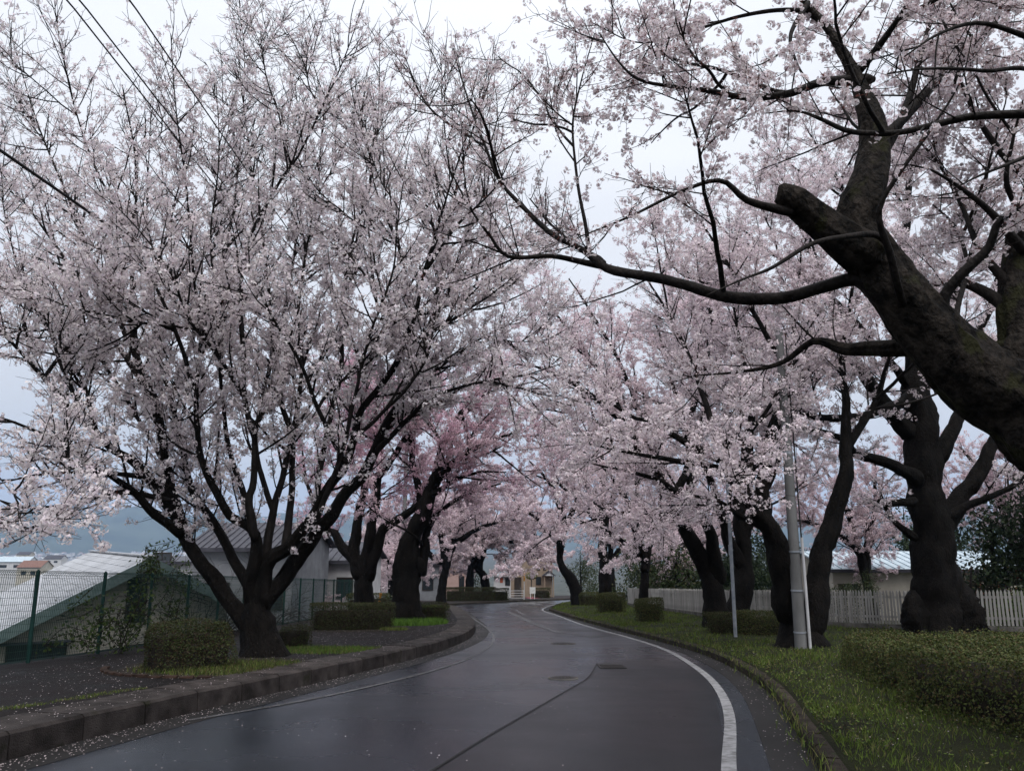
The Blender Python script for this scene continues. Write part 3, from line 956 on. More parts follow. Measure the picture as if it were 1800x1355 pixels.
# the beige house at the end of the road, with its porch
Yh = 104
g0 = ZZ_(1049, Yh)
e = empty('beige_house', (X(938, Yh), Yh, g0), 'beige two storey house with two tiny square windows at the end of the road', 'house')
x0, x1 = X(897, Yh) - X(938, Yh), X(969, Yh) - X(938, Yh)
he = ZZ_(985, Yh) - g0
ht = ZZ_(962, Yh) - g0
xm = .8
mb = MB()
pr = [(x0, -.5), (x1, -.5), (x1, he), (xm, ht), (x0, he)]
mb.add([(x, 0, z) for x, z in pr] + [(x, 8, z) for x, z in pr], [(0, 1, 2, 3, 4), (9, 8, 7, 6, 5), (1, 6, 7, 2), (0, 4, 9, 5)])
mb.build('wall', M['wall_beige'], e)
mb = MB()
for xe in (x0 - .35, x1 + .35):
    sl_ = (ht - he) / abs((x0 if xe < 0 else x1) - xm)
    ze = ht - sl_ * abs(xe - xm)
    mb.hexa([(xe, -.3, ze + .01), (xm, -.3, ht + .01), (xm, 8.3, ht + .01), (xe, 8.3, ze + .01)], [(xe, -.3, ze + .13), (xm, -.3, ht + .13), (xm, 8.3, ht + .13), (xe, 8.3, ze + .13)])
mb.build('roof', M['roof_dark'], e)
Xh = lambda px: X(px, Yh) - X(938, Yh)
Zh = lambda py: ZZ_(py, Yh) - g0
house_window(e, Xh(943.3), Xh(947.3), Zh(1001), Zh(996), 0, .05, False)
house_window(e, Xh(954), Xh(958), Zh(1001), Zh(996), 0, .05, False)
house_window(e, Xh(941.5), Xh(949), Zh(1027), Zh(1014), 0, .06, False)
d = MB().box(Xh(904), Xh(916), -.06, -.005, 0, Zh(1014)).build('door', M['wood_dark'], e)
MB().box(Xh(914.5), Xh(915), -.12, -.065, 1.0, 1.2).build('handle', M['steel'], d)
mb = MB()
a, b, c = Xh(953), Xh(972), Xh(963)
mb.add([(a, -1.2, Zh(1011)), (b, -1.2, Zh(1011)), (c, -1.2, Zh(1004)), (a, -.01, Zh(1011)), (b, -.01, Zh(1011)), (c, -.01, Zh(1004))], [(0, 1, 2), (1, 4, 5, 2), (0, 2, 5, 3), (0, 3, 4, 1)])
pr_ = mb.build('porch_gable', M['wall_white'], e)
for s, q in ((-1, a), (1, b)):
    MB().bar((q + s * .12, -.7, Zh(1011) - .02), (c, -.7, Zh(1004) + .10), 1.3, .10).build('porch_roof', M['roof_dark'], pr_)
for q in (a + .15, b - .15):
    MB().box(q - .07, q + .07, -1.1, -.96, 0, Zh(1011)).build('porch_post', M['wall_beige'], e)
Yk = 95
g0 = ZZ_(1046, Yk)
e = empty('shop_hut', (X(883, Yk), Yk, g0), 'small white hut with a red poster beyond the dark hedge', 'hut')
MB().box(X(869, Yk) - X(883, Yk), X(898, Yk) - X(883, Yk), 0, 3, -.5, ZZ_(1013, Yk) - g0).build('wall', M['wall_white'], e)
MB().box(X(867, Yk) - X(883, Yk), X(900, Yk) - X(883, Yk), -.4, 3.2, ZZ_(1013, Yk) - g0 + .01, ZZ_(1010, Yk) - g0).build('roof', M['roof_pale'], e)
MB().box(X(879.5, Yk) - X(883, Yk), X(884.5, Yk) - X(883, Yk), -.02, -.004, ZZ_(1024, Yk) - g0, ZZ_(1015, Yk) - g0).build('poster', M['poster'], e)
house_window(e, X(889, Yk) - X(883, Yk), X(896, Yk) - X(883, Yk), ZZ_(1028, Yk) - g0, ZZ_(1016, Yk) - g0, 0, .05, False)

# single houses of the town that stand nearest in the valley
tn = [(18, 992, 60, 'wall_white', 'roof_blue', 'broad white valley house with a pale roof, nearest the left edge'), (50, 1003, 40, 'wall_cream', 'roof_red', 'cream valley house with a red roof above the fence at the left'),
      (92, 985, 30, 'wall_white', 'roof_dark', 'white valley house with a dark roof left of the slate roof'), (40, 977, 22, 'wall_cream', 'roof_dark', 'small cream valley house in front of the far town')]
for px, py, wpx, wm, rm, label in tn:
    dpt = {992: 420, 1003: 330, 985: 620, 977: 800}[py]
    q = at(px, py, dpt)
    ww = wpx * dpt / F_PX
    g = float(terrain(q[0], q[1]))
    shed_house(label, q[0] - ww / 2, q[0] + ww / 2, dpt, 9, q[2] + 1.5, q[2] + 4.0, M[wm], M[rm], 0, [(-ww * .3, -ww * .1, q[2] - g - 1.6, q[2] - g - .2), (ww * .1, ww * .3, q[2] - g - 1.6, q[2] - g - .2)], base=min(g, q[2] - 4))
# ------------------------------------------------------------------ cherry trees
def tubes(P, R, n):
    """Tubes along polylines P (N,K,3) with radii R (N,K): vertices and quads."""
    N, K = R.shape
    T = np.gradient(P, axis=1)
    T = unit(T)
    ref = np.where(np.abs(T[:, :1, 2:3]) < 0.8, np.array([[[0, 0, 1.0]]]), np.array([[[1.0, 0, 0]]]))
    U = unit(np.cross(T, np.broadcast_to(ref, T.shape)))
    W = np.cross(T, U)
    a = np.arange(n) * 2 * math.pi / n
    V = P[:, :, None, :] + R[:, :, None, None] * (U[:, :, None, :] * np.cos(a)[None, None, :, None] + W[:, :, None, :] * np.sin(a)[None, None, :, None])
    idx = np.arange(N * K * n).reshape(N, K, n)
    nx_ = np.roll(idx, -1, axis=2)
    F = np.stack([idx[:, :-1], nx_[:, :-1], nx_[:, 1:], idx[:, 1:]], -1).reshape(-1, 4)
    return V.reshape(-1, 3), F


def grow(P, R, spacing, tmin, length, up, K, jit, rf, rtip, ang=(30, 70), tfall=0.45, tmax=0.98, flat=1.0, rmax=9.0, zmin=-1e9):
    """Side shoots off the polylines P (N,K0,3), all at once."""
    N, K0 = R.shape
    L = np.linalg.norm(np.diff(P, axis=1), axis=2).sum(1)
    cnt = rng.poisson(np.maximum(L * (tmax - tmin) / spacing, 0.01))
    par = np.repeat(np.arange(N), cnt)
    n = len(par)
    t = rng.uniform(tmin, tmax, n)
    f = t * (K0 - 1)
    i0 = np.minimum(f.astype(int), K0 - 2)
    w = (f - i0)[:, None]
    p0 = P[par, i0] * (1 - w) + P[par, i0 + 1] * w
    r0 = R[par, i0] * (1 - w[:, 0]) + R[par, i0 + 1] * w[:, 0]
    ok = r0 < rmax                                  # thick wood carries no young shoots
    par, t, i0, p0, r0 = par[ok], t[ok], i0[ok], p0[ok], r0[ok]
    n = len(par)
    tan = unit(P[par, i0 + 1] - P[par, i0])
    rv = rng.normal(size=(n, 3))
    rv[:, 2] *= flat
    perp = unit(rv - (rv * tan).sum(1, keepdims=True) * tan)
    a = np.radians(rng.uniform(ang[0], ang[1], n))[:, None]
    d = unit(tan * np.cos(a) + perp * np.sin(a) + np.array([0, 0, up * 0.8]))
    ln = rng.uniform(length[0], length[1], n) * (1 - tfall * t)
    pts = [p0]
    for k in range(K - 1):
        pts.append(pts[-1] + d * (ln / (K - 1))[:, None])
        d = unit(d + rng.normal(size=(n, 3)) * jit + np.array([0, 0, up]) * 0.5)
    Pn = np.stack(pts, 1)
    rb = np.minimum(r0 * 0.7, rf * ln)
    tt = np.linspace(0, 1, K)[None, :]
    Rn = np.maximum(rb[:, None] * (1 - tt) ** 0.8, 0) + rtip
    ok = Pn[:, :, 2].min(1) > zmin
    return Pn[ok], Rn[ok]


def star_cluster(lod, seed, col, centre, bract):
    """One ball of blossom: flowers on short stalks round a bud. Returns V, F(tri), colours."""
    r = np.random.default_rng(seed)
    V, F, Cc = [], [], []
    col, centre = np.array(col), np.array(centre)
    nf, R = {0: (7, .042), 1: (8, .062), 2: (8, .064)}[lod]
    for i in range(nf):
        d = r.normal(size=3); d /= np.linalg.norm(d)
        c = d * R * r.uniform(0.78, 1.06)
        d = unit(d + r.normal(size=3) * .22)
        u = np.cross(d, [0.3, 0.5, 0.81]); u /= np.linalg.norm(u); w = np.cross(d, u)
        rad = r.uniform(0.0165, 0.0205)
        b = len(V)
        tint = r.uniform(0.82, 1.06) * np.array([1, r.uniform(.94, 1.02), r.uniform(.97, 1.01)])
        ph = r.uniform(0, 6.28)
        if lod == 0:
            V.append(c - d * 0.004); Cc.append(col * .7 + centre * .3)
            for k in range(5):
                a = ph + k * 2 * math.pi / 5
                for da in (-0.56, 0.56):
                    V.append(c + (u * math.cos(a + da) + w * math.sin(a + da)) * rad + d * r.uniform(.002, .007)); Cc.append(col * tint)
                F.append((b, b + 1 + k * 2, b + 2 + k * 2))
            q = len(V)
            for k in range(3):
                a = k * 2.09
                V.append(c + d * 0.002 + (u * math.cos(a) + w * math.sin(a)) * 0.005); Cc.append(centre * .7)
            F.append((q, q + 1, q + 2))
            q = len(V)
            V += [np.zeros(3), c - d * .003 + u * .0012, c - d * .003 - u * .0012]; Cc += [bract] * 3
            F.append((q, q + 1, q + 2))
        elif lod == 1:
            for k in range(4):
                a = ph + k * math.pi / 2
                V.append(c + (u * math.cos(a) + w * math.sin(a)) * rad * 1.5 + d * r.uniform(-.007, .007)); Cc.append(col * tint)
            F += [(b, b + 1, b + 2), (b, b + 2, b + 3)]
        else:
            for k in range(3):
                a = ph + k * 2.094
                V.append(c + (u * math.cos(a) + w * math.sin(a)) * rad * 1.72 + d * r.uniform(-.006, .006)); Cc.append(col * tint)
            F.append((b, b + 1, b + 2))
    for k in range(2 if lod < 2 else 1):            # reddish bracts and unopened buds
        b = len(V)
        d = r.normal(size=3); d /= np.linalg.norm(d)
        u = np.cross(d, [0.7, 0.1, 0.7]); u /= np.linalg.norm(u)
        V += [np.zeros(3) - u * .004, u * .004, d * R * 1.15]
        Cc += [bract] * 3
        F.append((b, b + 1, b + 2))
    return np.array(V), np.array(F), np.array(Cc)


def bud_cluster(seed, col, bract):
    """A few half open buds and bracts at a bare twig's node."""
    r = np.random.default_rng(seed)
    V, F, Cc = [], [], []
    for i in range(4):
        d = r.normal(size=3); d /= np.linalg.norm(d)
        u = np.cross(d, [0.3, 0.5, 0.81]); u /= np.linalg.norm(u)
        w = np.cross(d, u)
        b = len(V)
        c0 = np.array(bract) if i < 2 else np.array(col) * 0.8
        V += [u * .002, -u * .002, d * .028 + w * .009, d * .032 - w * .009]
        Cc += [np.array(bract), np.array(bract), c0, c0]
        F += [(b, b + 1, b + 2), (b, b + 3, b + 1)]
    return np.array(V), np.array(F), np.array(Cc)


def scatter(points, templates, tid, scale, tint):
    """Copies of templates at points, with random rotation, merged into arrays."""
    n = len(points)
    q = rng.normal(size=(n, 4)); q /= np.linalg.norm(q, axis=1, keepdims=True)
    w, x, y, z = q.T
    Rm = np.stack([1 - 2 * (y * y + z * z), 2 * (x * y - z * w), 2 * (x * z + y * w), 2 * (x * y + z * w), 1 - 2 * (x * x + z * z), 2 * (y * z - x * w),
                   2 * (x * z - y * w), 2 * (y * z + x * w), 1 - 2 * (x * x + y * y)], 1).reshape(n, 3, 3)
    Vs, Fs, Cs, off = [], [], [], 0
    for k, (V, F, Cc) in enumerate(templates):
        m = np.where(tid == k)[0]
        if not len(m):
            continue
        vv = np.einsum('nij,vj->nvi', Rm[m], V) * scale[m][:, None, None] + points[m][:, None, :]
        Vs.append(vv.reshape(-1, 3))
        Fs.append((F[None] + (np.arange(len(m)) * len(V))[:, None, None] + off).reshape(-1, 3))
        Cs.append((Cc[None] * tint[m][:, None, None]).reshape(-1, 3))
        off += len(m) * len(V)
    return np.vstack(Vs), np.vstack(Fs), np.clip(np.vstack(Cs), 0, 0.92)


def bark_tube(p, r, n, knob=0.06, step=0.10, seed=0, root=0.0):
    """A trunk or limb as one closed skin with lumps and ridges."""
    q = np.c_[p, r]
    c = catmull(q, 6)
    c[:, 3] = np.maximum(c[:, 3], 0.004)
    c = resample(c, step=step)
    K = c.shape[0]
    rr = np.random.default_rng(seed)
    if K > 6:                                       # kinks and wobbles of grown wood
        s_ = np.arange(K) * step
        wob = np.stack([sum(np.sin(s_ * f + rr.uniform(0, 6.28)) * a_ for f, a_ in ((1.7, .5), (3.9, .3), (7.3, .18))) for _ in range(3)], 1)
        fade = np.minimum(1, np.minimum(np.arange(K), np.arange(K)[::-1]) / 4.0)[:, None]
        c[:, :3] += wob * np.minimum(c[:, 3:], .16) * .42 * fade
    P, R = c[None, :, :3], c[None, :, 3]
    V, F = tubes(P, R, n)
    a = np.arange(n) * 2 * math.pi / n
    s = np.arange(K) * step
    ph = rr.uniform(0, 6.28, 12)
    lump = np.zeros((K, n))
    for j in range(6):
        m = rr.integers(1, 6); fr = rr.uniform(1.0, 5.0)
        lump += np.cos(m * a[None, :] + ph[j] + 0.8 * np.sin(fr * .5 * s[:, None] + ph[j + 6])) * np.cos(fr * s[:, None] + ph[j + 6]) / (1 + .25 * m)
    lump += rr.normal(size=(K, n)) * 0.5
    for m in (5, 8, 11):
        if n >= 2 * m:
            lump += 0.55 * np.cos(m * a[None, :] + ph[m % 12] + 0.9 * np.sin(1.3 * s[:, None] + m))
    if root:
        lump += (root / knob) * np.exp(-np.clip(s - .25, 0, 9) / .18)[:, None] * (0.5 * np.clip(np.cos(5 * a + ph[0]), -.3, 1) + 0.5 * np.clip(np.cos(3 * a + ph[1]), -.3, 1))[None, :]
    ctr = np.repeat(c[:, :3], n, axis=0)
    V = ctr + (V - ctr) * (1 + knob * lump.reshape(-1, 1))
    b0 = np.arange(n); b1 = (K - 1) * n + np.arange(n)
    V = np.vstack([V, c[:1, :3], c[-1:, :3]])
    i0, i1 = len(V) - 2, len(V) - 1
    F3 = np.vstack([np.stack([np.roll(b0, -1), b0, np.full(n, i0), np.full(n, i0)], 1), np.stack([b1, np.roll(b1, -1), np.full(n, i1), np.full(n, i1)], 1)])
    return V, F, F3[:, :3], c


def bark_object(name, p, r, mat, parent, n=14, knob=0.06, step=0.10, seed=0, root=0.0):
    V, F, F3, c = bark_tube(p, r, n, knob, step, seed, root)
    me = bpy.data.meshes.new(name)
    me.from_pydata(V.tolist(), [], F.tolist() + F3.tolist())
    me.materials.append(mat)
    me.polygons.foreach_set('use_smooth', [True] * len(me.polygons))
    me.update()
    link(name, me, parent)
    return c


def norm_poly(P_list, K):
    return np.stack([resample(c, n=K) for c in P_list])


TRI = [0]
BRACT = (0.16, 0.055, 0.045)
DUSK = (0.30, 0.09, 0.11)


def cherry_tree(name, label, base, limbs, group=None, col=(0.80, 0.70, 0.735), lod=1, n_auto=5, auto_len=(3, 5), sp1=0.34, len1=(1.2, 2.8), sp2=0.17, len2=(0.35, 0.9),
                spb=0.10, up1=0.12, up2=0.10, dens=None, size=(0.9, 1.35), bark='bark', sides=12, knob=0.07, extra=None, flat=1.0, t1=0.25, budf=None, wood=1.0, merge=1, rmax=0.13, zmin=-1e9, bare=(), spur=0.45):
    """limbs: first is the trunk; each is a list of (x, y, z, radius) in the world, limb 0 starting at the ground."""
    root = empty(name, base, label, 'cherry tree', group)
    B = np.array([float(v) for v in base])
    zlow = zmin - base[2]
    curves = []
    bare = [limbs[i] for i in bare]
    # the trunk runs on into its main limb as one skin
    end = limbs[0][-1][2]
    limbs = [list(limbs[0]) + [q for q in limbs[merge] if q[2] > end + 0.12]] + [q for i, q in enumerate(limbs) if i not in (0, merge)]
    for i, L in enumerate(limbs):
        L = np.asarray(L, float)
        L = L.copy(); L[:, :3] -= B
        big = L[:, 3].max()
        if i:                                       # sink and round the limb's foot into the wood it springs from
            d0 = unit(L[1, :3] - L[0, :3])
            L = np.vstack([[*(L[0, :3] - d0 * L[0, 3] * .9), L[0, 3] * .45], L])
        c = bark_object('trunk' if i == 0 else 'limb', L[:, :3], L[:, 3], M[bark] if big > 0.1 else M['bark_smooth'], root, sides if big > 0.1 else (12 if big > .05 else 7), knob if big > .08 else knob * .5, max(0.07, min(0.08, big * .9)) if bark == 'bark_near' else max(0.13, min(0.18, big * 0.45)), i, 0.24 if i == 0 else 0.0)
        if i == 0 or not any(limbs[i] is q for q in bare):
            curves.append(c)
    lim = [c[len(c) // 4:] if i == 0 else c for i, c in enumerate(curves)]
    Pl = norm_poly([c for c in lim], 14)
    P0, R0 = Pl[:, :, :3], Pl[:, :, 3]
    if n_auto:
        tot = np.linalg.norm(np.diff(P0, axis=1), axis=2).sum()
        Pa, Ra = grow(P0, R0, max(0.2, tot * 0.7 / n_auto), 0.15, auto_len, up1 * 0.6, 14, 0.10, 0.011, 0.005, (35, 75), 0.3, 0.85, flat, rmax, zlow)
        P0a, R0a = np.vstack([P0, Pa]), np.vstack([R0, Ra])
    else:
        Pa = np.zeros((0, 14, 3)); Ra = np.zeros((0, 14))
        P0a, R0a = P0, R0
    near = spur < .2 or lod == 0
    P1, R1 = grow(P0a, R0a, sp1, t1, len1, up1, 8 if near else 6, 0.08, 0.013 * wood, 0.0034 * wood, (28, 68), 0.4, 0.99, flat, rmax, zlow)
    P2, R2 = grow(P1, R1, sp2, 0.12, len2, up2, 4 if near else 3, 0.20, 0.006 * wood, 0.0026 * wood, (30, 65), 0.3, 0.98, flat, rmax, zlow)
    P2b, R2b = grow(P0a, R0a, sp2 * 1.6, spur, len2, up2, 4 if near else 3, 0.12, 0.006 * wood, 0.0026 * wood, (40, 80), 0.3, 0.98, flat, rmax, zlow)
    P2, R2 = np.vstack([P2, P2b]), np.vstack([R2, R2b])
    Vb, Fb = tubes(P1, R1, 4 if near else 3)
    o_ = len(Vb)
    if len(Pa):
        Va, Fa = tubes(Pa, Ra, 7)
        Vb = np.vstack([Vb, Va]); Fb = np.vstack([Fb, Fa + o_])
    link('branches', mesh_np('branches', Vb, Fb, M['bark_smooth'], smooth=True), root, 'stuff')
    Vt, Ft = tubes(P2, R2, 3)
    link('twigs', mesh_np('twigs', Vt, Ft, M['twig'], smooth=True), root, 'stuff')
    # blossom along every shoot
    def along(P, sp, t0):
        K = P.shape[1]
        Ls = np.linalg.norm(np.diff(P, axis=1), axis=2).sum(1)
        cnt = rng.poisson(np.maximum(Ls * (1 - t0) / sp, .01))
        par = np.repeat(np.arange(len(P)), cnt)
        t = rng.uniform(t0, 1, len(par)) * (K - 1)
        i0 = np.minimum(t.astype(int), K - 2); w = (t - i0)[:, None]
        return P[par, i0] * (1 - w) + P[par, i0 + 1] * w
    pts = np.vstack([along(P2, spb, 0.05), along(P1, spb * 1.3, 0.3), along(P0a, spb * 2.2, 0.55)])
    pts = pts + rng.normal(size=pts.shape) * 0.022
    W = pts + B
    keep = np.ones(len(pts), bool)
    # patches of fuller and thinner bloom
    kk = rng.normal(size=(6, 3)) * 0.9; phs = rng.uniform(0, 6.28, 6)
    fld = np.sin(W @ kk.T + phs).sum(1) / 6
    keep &= rng.random(len(pts)) < np.clip(0.92 + 0.6 * fld, 0.25, 1)
    if dens is not None:
        keep &= rng.random(len(pts)) < dens(W)
    pts, W = pts[keep], W[keep]
    T = [star_cluster(lod, s + 10 * lod, col, DUSK, BRACT) for s in range(8)]
    nT = len(T)
    T += [bud_cluster(s + 50, col, BRACT) for s in range(3)]
    tid = rng.integers(0, nT, len(pts))
    pb = np.full(len(pts), 0.10) if budf is None else budf(W)
    isb = rng.random(len(pts)) < pb
    tid[isb] = nT + rng.integers(0, 3, isb.sum())
    sc = rng.uniform(size[0], size[1], len(pts))
    tint = rng.uniform(0.82, 1.08, len(pts))
    V, F, Cc = scatter(pts, T, tid, sc, tint)
    link('blossom', mesh_np('blossom', V, F, M['petal'], col=Cc), root, 'stuff')
    nt = len(F) + 2 * (len(Fb) + len(Ft))
    TRI[0] += nt
    print('TREE', name, 'clusters', len(pts), 'tris', nt)
    return root


RK = [0.62]


def trace(pts, Y0, Y1=None, power=1.0, k=None):
    """Limb sighted in the photograph as (px, py, radius px), running in depth from Y0 to Y1."""
    Y1 = Y0 if Y1 is None else Y1
    p = np.asarray(pts, float)
    s = np.r_[0, np.cumsum(np.hypot(np.diff(p[:, 0]), np.diff(p[:, 1])))]
    s = s / s[-1]
    out = []
    for (x, y, r), t in zip(p, s):
        Y = Y0 + (Y1 - Y0) * t ** power
        w = at(x, y, Y)
        out.append((*w, r * (RK[0] - 0.26 * t if k is None else k) * Y / F_PX))
    return out


def rooted(L, h):
    """Run the trunk's foot down into the ground, flaring."""
    x, y, z, r = L[0]
    g = gz(y) + h
    return [(x, y, g - 0.25, r * 1.3), (x, y, g + 0.02, r * 1.15)] + [q for q in L[1:]]


def foot(L, h):
    x, y, z, r = L[0]
    return (x, y, gz(y) + h)


# the wide many-stemmed tree on the left pavement
YA = 16.1
A = [
    rooted(trace([(466, 1152, 44), (462, 1120, 38), (455, 1090, 36), (450, 1068, 30)], YA, k=.78), PAVE_H),
    trace([(458, 1108, 30), (436, 1090, 27), (408, 1061, 23), (377, 1021, 21), (346, 981, 19), (324, 941, 18), (306, 883, 17), (292, 810, 16), (270, 700, 14), (245, 640, 11), (235, 560, 9), (232, 440, 7), (240, 300, 5), (215, 150, 3)], YA, YA + 2),
    trace([(322, 935, 16), (285, 872, 15), (260, 837, 14), (233, 807, 13), (203, 790, 12), (167, 760, 11), (133, 730, 10), (100, 690, 9), (57, 643, 7), (20, 600, 6), (-40, 540, 5), (-100, 440, 3)], YA + .5, YA - 1.5),
    trace([(318, 940, 14), (275, 905, 12), (240, 868, 11), (200, 840, 9), (150, 807, 8), (117, 780, 7), (67, 760, 6), (10, 737, 5), (-60, 720, 3)], YA + .3, YA - 2.5),
    trace([(298, 880, 8), (220, 864, 7), (150, 880, 6), (98, 889, 5), (40, 893, 4), (-30, 896, 2.5)], YA + .3, YA - 2.8),
    trace([(444, 1070, 18), (432, 1022, 16), (408, 976, 14), (386, 937, 12), (350, 880, 11), (333, 848, 10), (318, 780, 8), (300, 700, 7), (275, 610, 6), (262, 500, 5), (258, 380, 3.5), (265, 200, 2)], YA, YA + 3),
    trace([(452, 1075, 24), (445, 1022, 20), (452, 985, 18), (447, 940, 15), (430, 922, 13), (404, 908, 12), (380, 868, 11), (362, 835, 10), (350, 780, 9), (345, 690, 8), (355, 600, 7), (340, 480, 5), (330, 350, 4), (310, 200, 3), (300, 60, 2)], YA, YA - 2),
    trace([(447, 942, 13), (438, 885, 11), (446, 848, 10), (447, 777, 9), (430, 700, 8), (427, 600, 8), (424, 520, 7), (432, 432, 6.5), (490, 323, 6), (527, 270, 5), (575, 170, 4), (610, 90, 3), (640, 0, 2)], YA - .4, YA - 2),
    trace([(458, 1060, 26), (462, 1005, 23), (480, 980, 20), (510, 959, 18), (550, 905, 16), (585, 848, 15), (607, 812, 14), (625, 760, 12), (640, 715, 11), (690, 650, 10), (715, 600, 9), (735, 530, 8), (745, 480, 7), (770, 400, 5), (800, 300, 4), (850, 150, 2.5)], YA, YA - 1.5),
    trace([(476, 1150, 32), (470, 1105, 28), (484, 1030, 24), (519, 990, 22), (554, 937, 20), (581, 908, 19), (612, 866, 18), (643, 826, 16), (669, 768, 15), (700, 705, 13), (735, 640, 12), (760, 560, 10), (775, 480, 9), (790, 400, 7), (810, 300, 5), (840, 200, 3), (868, 120, 2)], YA, YA + 1.5),
    trace([(655, 800, 10), (690, 765, 8), (747, 707, 7), (800, 683, 6), (867, 667, 5), (920, 660, 4), (985, 640, 2)], YA + .6, YA - 1),
    trace([(464, 1003, 13), (478, 900, 11), (500, 830, 10), (520, 740, 9), (530, 640, 7), (525, 540, 6), (540, 430, 5), (560, 300, 3.5), (575, 150, 2)], YA, YA + 1.5),
    trace([(500, 966, 12), (508, 900, 10), (515, 780, 9), (492, 700, 8), (480, 600, 7), (470, 480, 5), (450, 350, 4), (430, 200, 3), (415, 50, 2)], YA, YA + 3.2),
    trace([(556, 935, 11), (560, 850, 9), (580, 740, 8), (600, 640, 7), (600, 540, 6), (620, 420, 5), (650, 330, 4), (665, 200, 3), (668, 50, 1.6)], YA + .3, YA + 2.5),
    trace([(77, 665, 6), (110, 618, 5.5), (143, 587, 5), (167, 547, 4.5), (187, 520, 4), (213, 480, 3.5), (240, 420, 2.5), (255, 340, 1.5)], YA - 1, YA - 2),
    trace([(272, 703, 9), (200, 600, 7), (130, 480, 6), (60, 380, 4), (0, 300, 3), (-50, 240, 2)], YA + 1, YA + 1),
    trace([(246, 643, 8), (180, 500, 6), (120, 350, 4.5), (60, 200, 3), (20, 60, 2)], YA + 1.2, YA + 2.5),
    trace([(345, 692, 7), (300, 560, 6), (220, 400, 4.5), (150, 250, 3.5), (110, 100, 2.5), (95, 0, 1.6)], YA - 1, YA - 2.5),
    trace([(301, 702, 7), (350, 560, 6), (400, 420, 4.5), (420, 280, 3.5), (430, 120, 2.5), (420, 0, 1.6)], YA + 1.6, YA + 2),
    trace([(690, 652, 8), (720, 560, 6), (705, 450, 5), (660, 330, 3.5), (640, 200, 2)], YA - .6, YA),
    trace([(432, 702, 7), (380, 620, 6), (330, 560, 5), (300, 480, 4), (240, 400, 3), (170, 330, 2)], YA - .8, YA - 3.2),
    trace([(607, 815, 8), (560, 720, 7), (530, 640, 6), (480, 560, 4.5), (440, 480, 3.5), (410, 380, 2.5)], YA - .6, YA - 3),
    trace([(170, 762, 7), (140, 660, 5.5), (60, 540, 4.5), (20, 430, 3.5), (0, 330, 2)], YA - .3, YA - 1),
    trace([(760, 562, 6), (800, 500, 5), (850, 455, 4), (905, 430, 3), (960, 400, 1.6)], YA + 1, YA + .4),
    trace([(745, 482, 6), (800, 400, 5), (870, 330, 3.5), (905, 260, 2)], YA - .8, YA - 1.6),
    trace([(712, 608, 7), (800, 560, 6), (880, 505, 4), (935, 470, 2)], YA - 1, YA - .5),
    trace([(700, 706, 7), (780, 640, 6), (850, 592, 4.5), (915, 560, 2)], YA + 1.3, YA + 1.5),
    trace([(560, 905, 8), (600, 800, 7), (625, 690, 6), (650, 590, 5), (690, 480, 4), (700, 380, 3), (720, 250, 2)], YA - .4, YA - 2.5),
    trace([(345, 985, 10), (300, 850, 8), (270, 780, 7), (215, 690, 6), (160, 600, 5), (110, 480, 4), (80, 360, 3), (40, 250, 2)], YA + .6, YA + 3),
    trace([(434, 888, 9), (400, 780, 7), (390, 680, 6), (380, 540, 5), (370, 420, 4), (385, 280, 3), (380, 150, 2)], YA - .2, YA - 1),
    trace([(250, 838, 8), (190, 830, 6), (120, 830, 5), (60, 835, 4), (0, 850, 3), (-60, 860, 2)], YA - .3, YA - 3.5),
    trace([(480, 900, 8), (450, 780, 7), (470, 660, 6), (500, 540, 5), (520, 400, 4), (505, 250, 3), (520, 100, 2)], YA + .2, YA + 3.5),
]


def dens_a(W):
    h = W[:, 2]
    return np.clip(1.15 - (h - 6.0) * 0.115, 0.36, 1.0)


def bud_a(W):
    return np.clip(0.05 + (W[:, 2] - 6.4) * 0.085, 0.05, 0.55)


cherry_tree('cherry_tree', 'wide many stemmed pale cherry tree on the pavement beside the mesh fence', foot(A[0], PAVE_H), A, 'cherry trees along the road', (0.90, 0.835, 0.855), 2, 46, (2.0, 4.6),
            0.20, (0.7, 2.3), 0.175, (0.3, 0.9), 0.132, 0.20, 0.14, dens_a, budf=bud_a, bark='bark', merge=9, sides=24, size=(0.75, 1.45), zmin=1.4, wood=1.1, t1=0.14, rmax=0.17, spur=0.12)

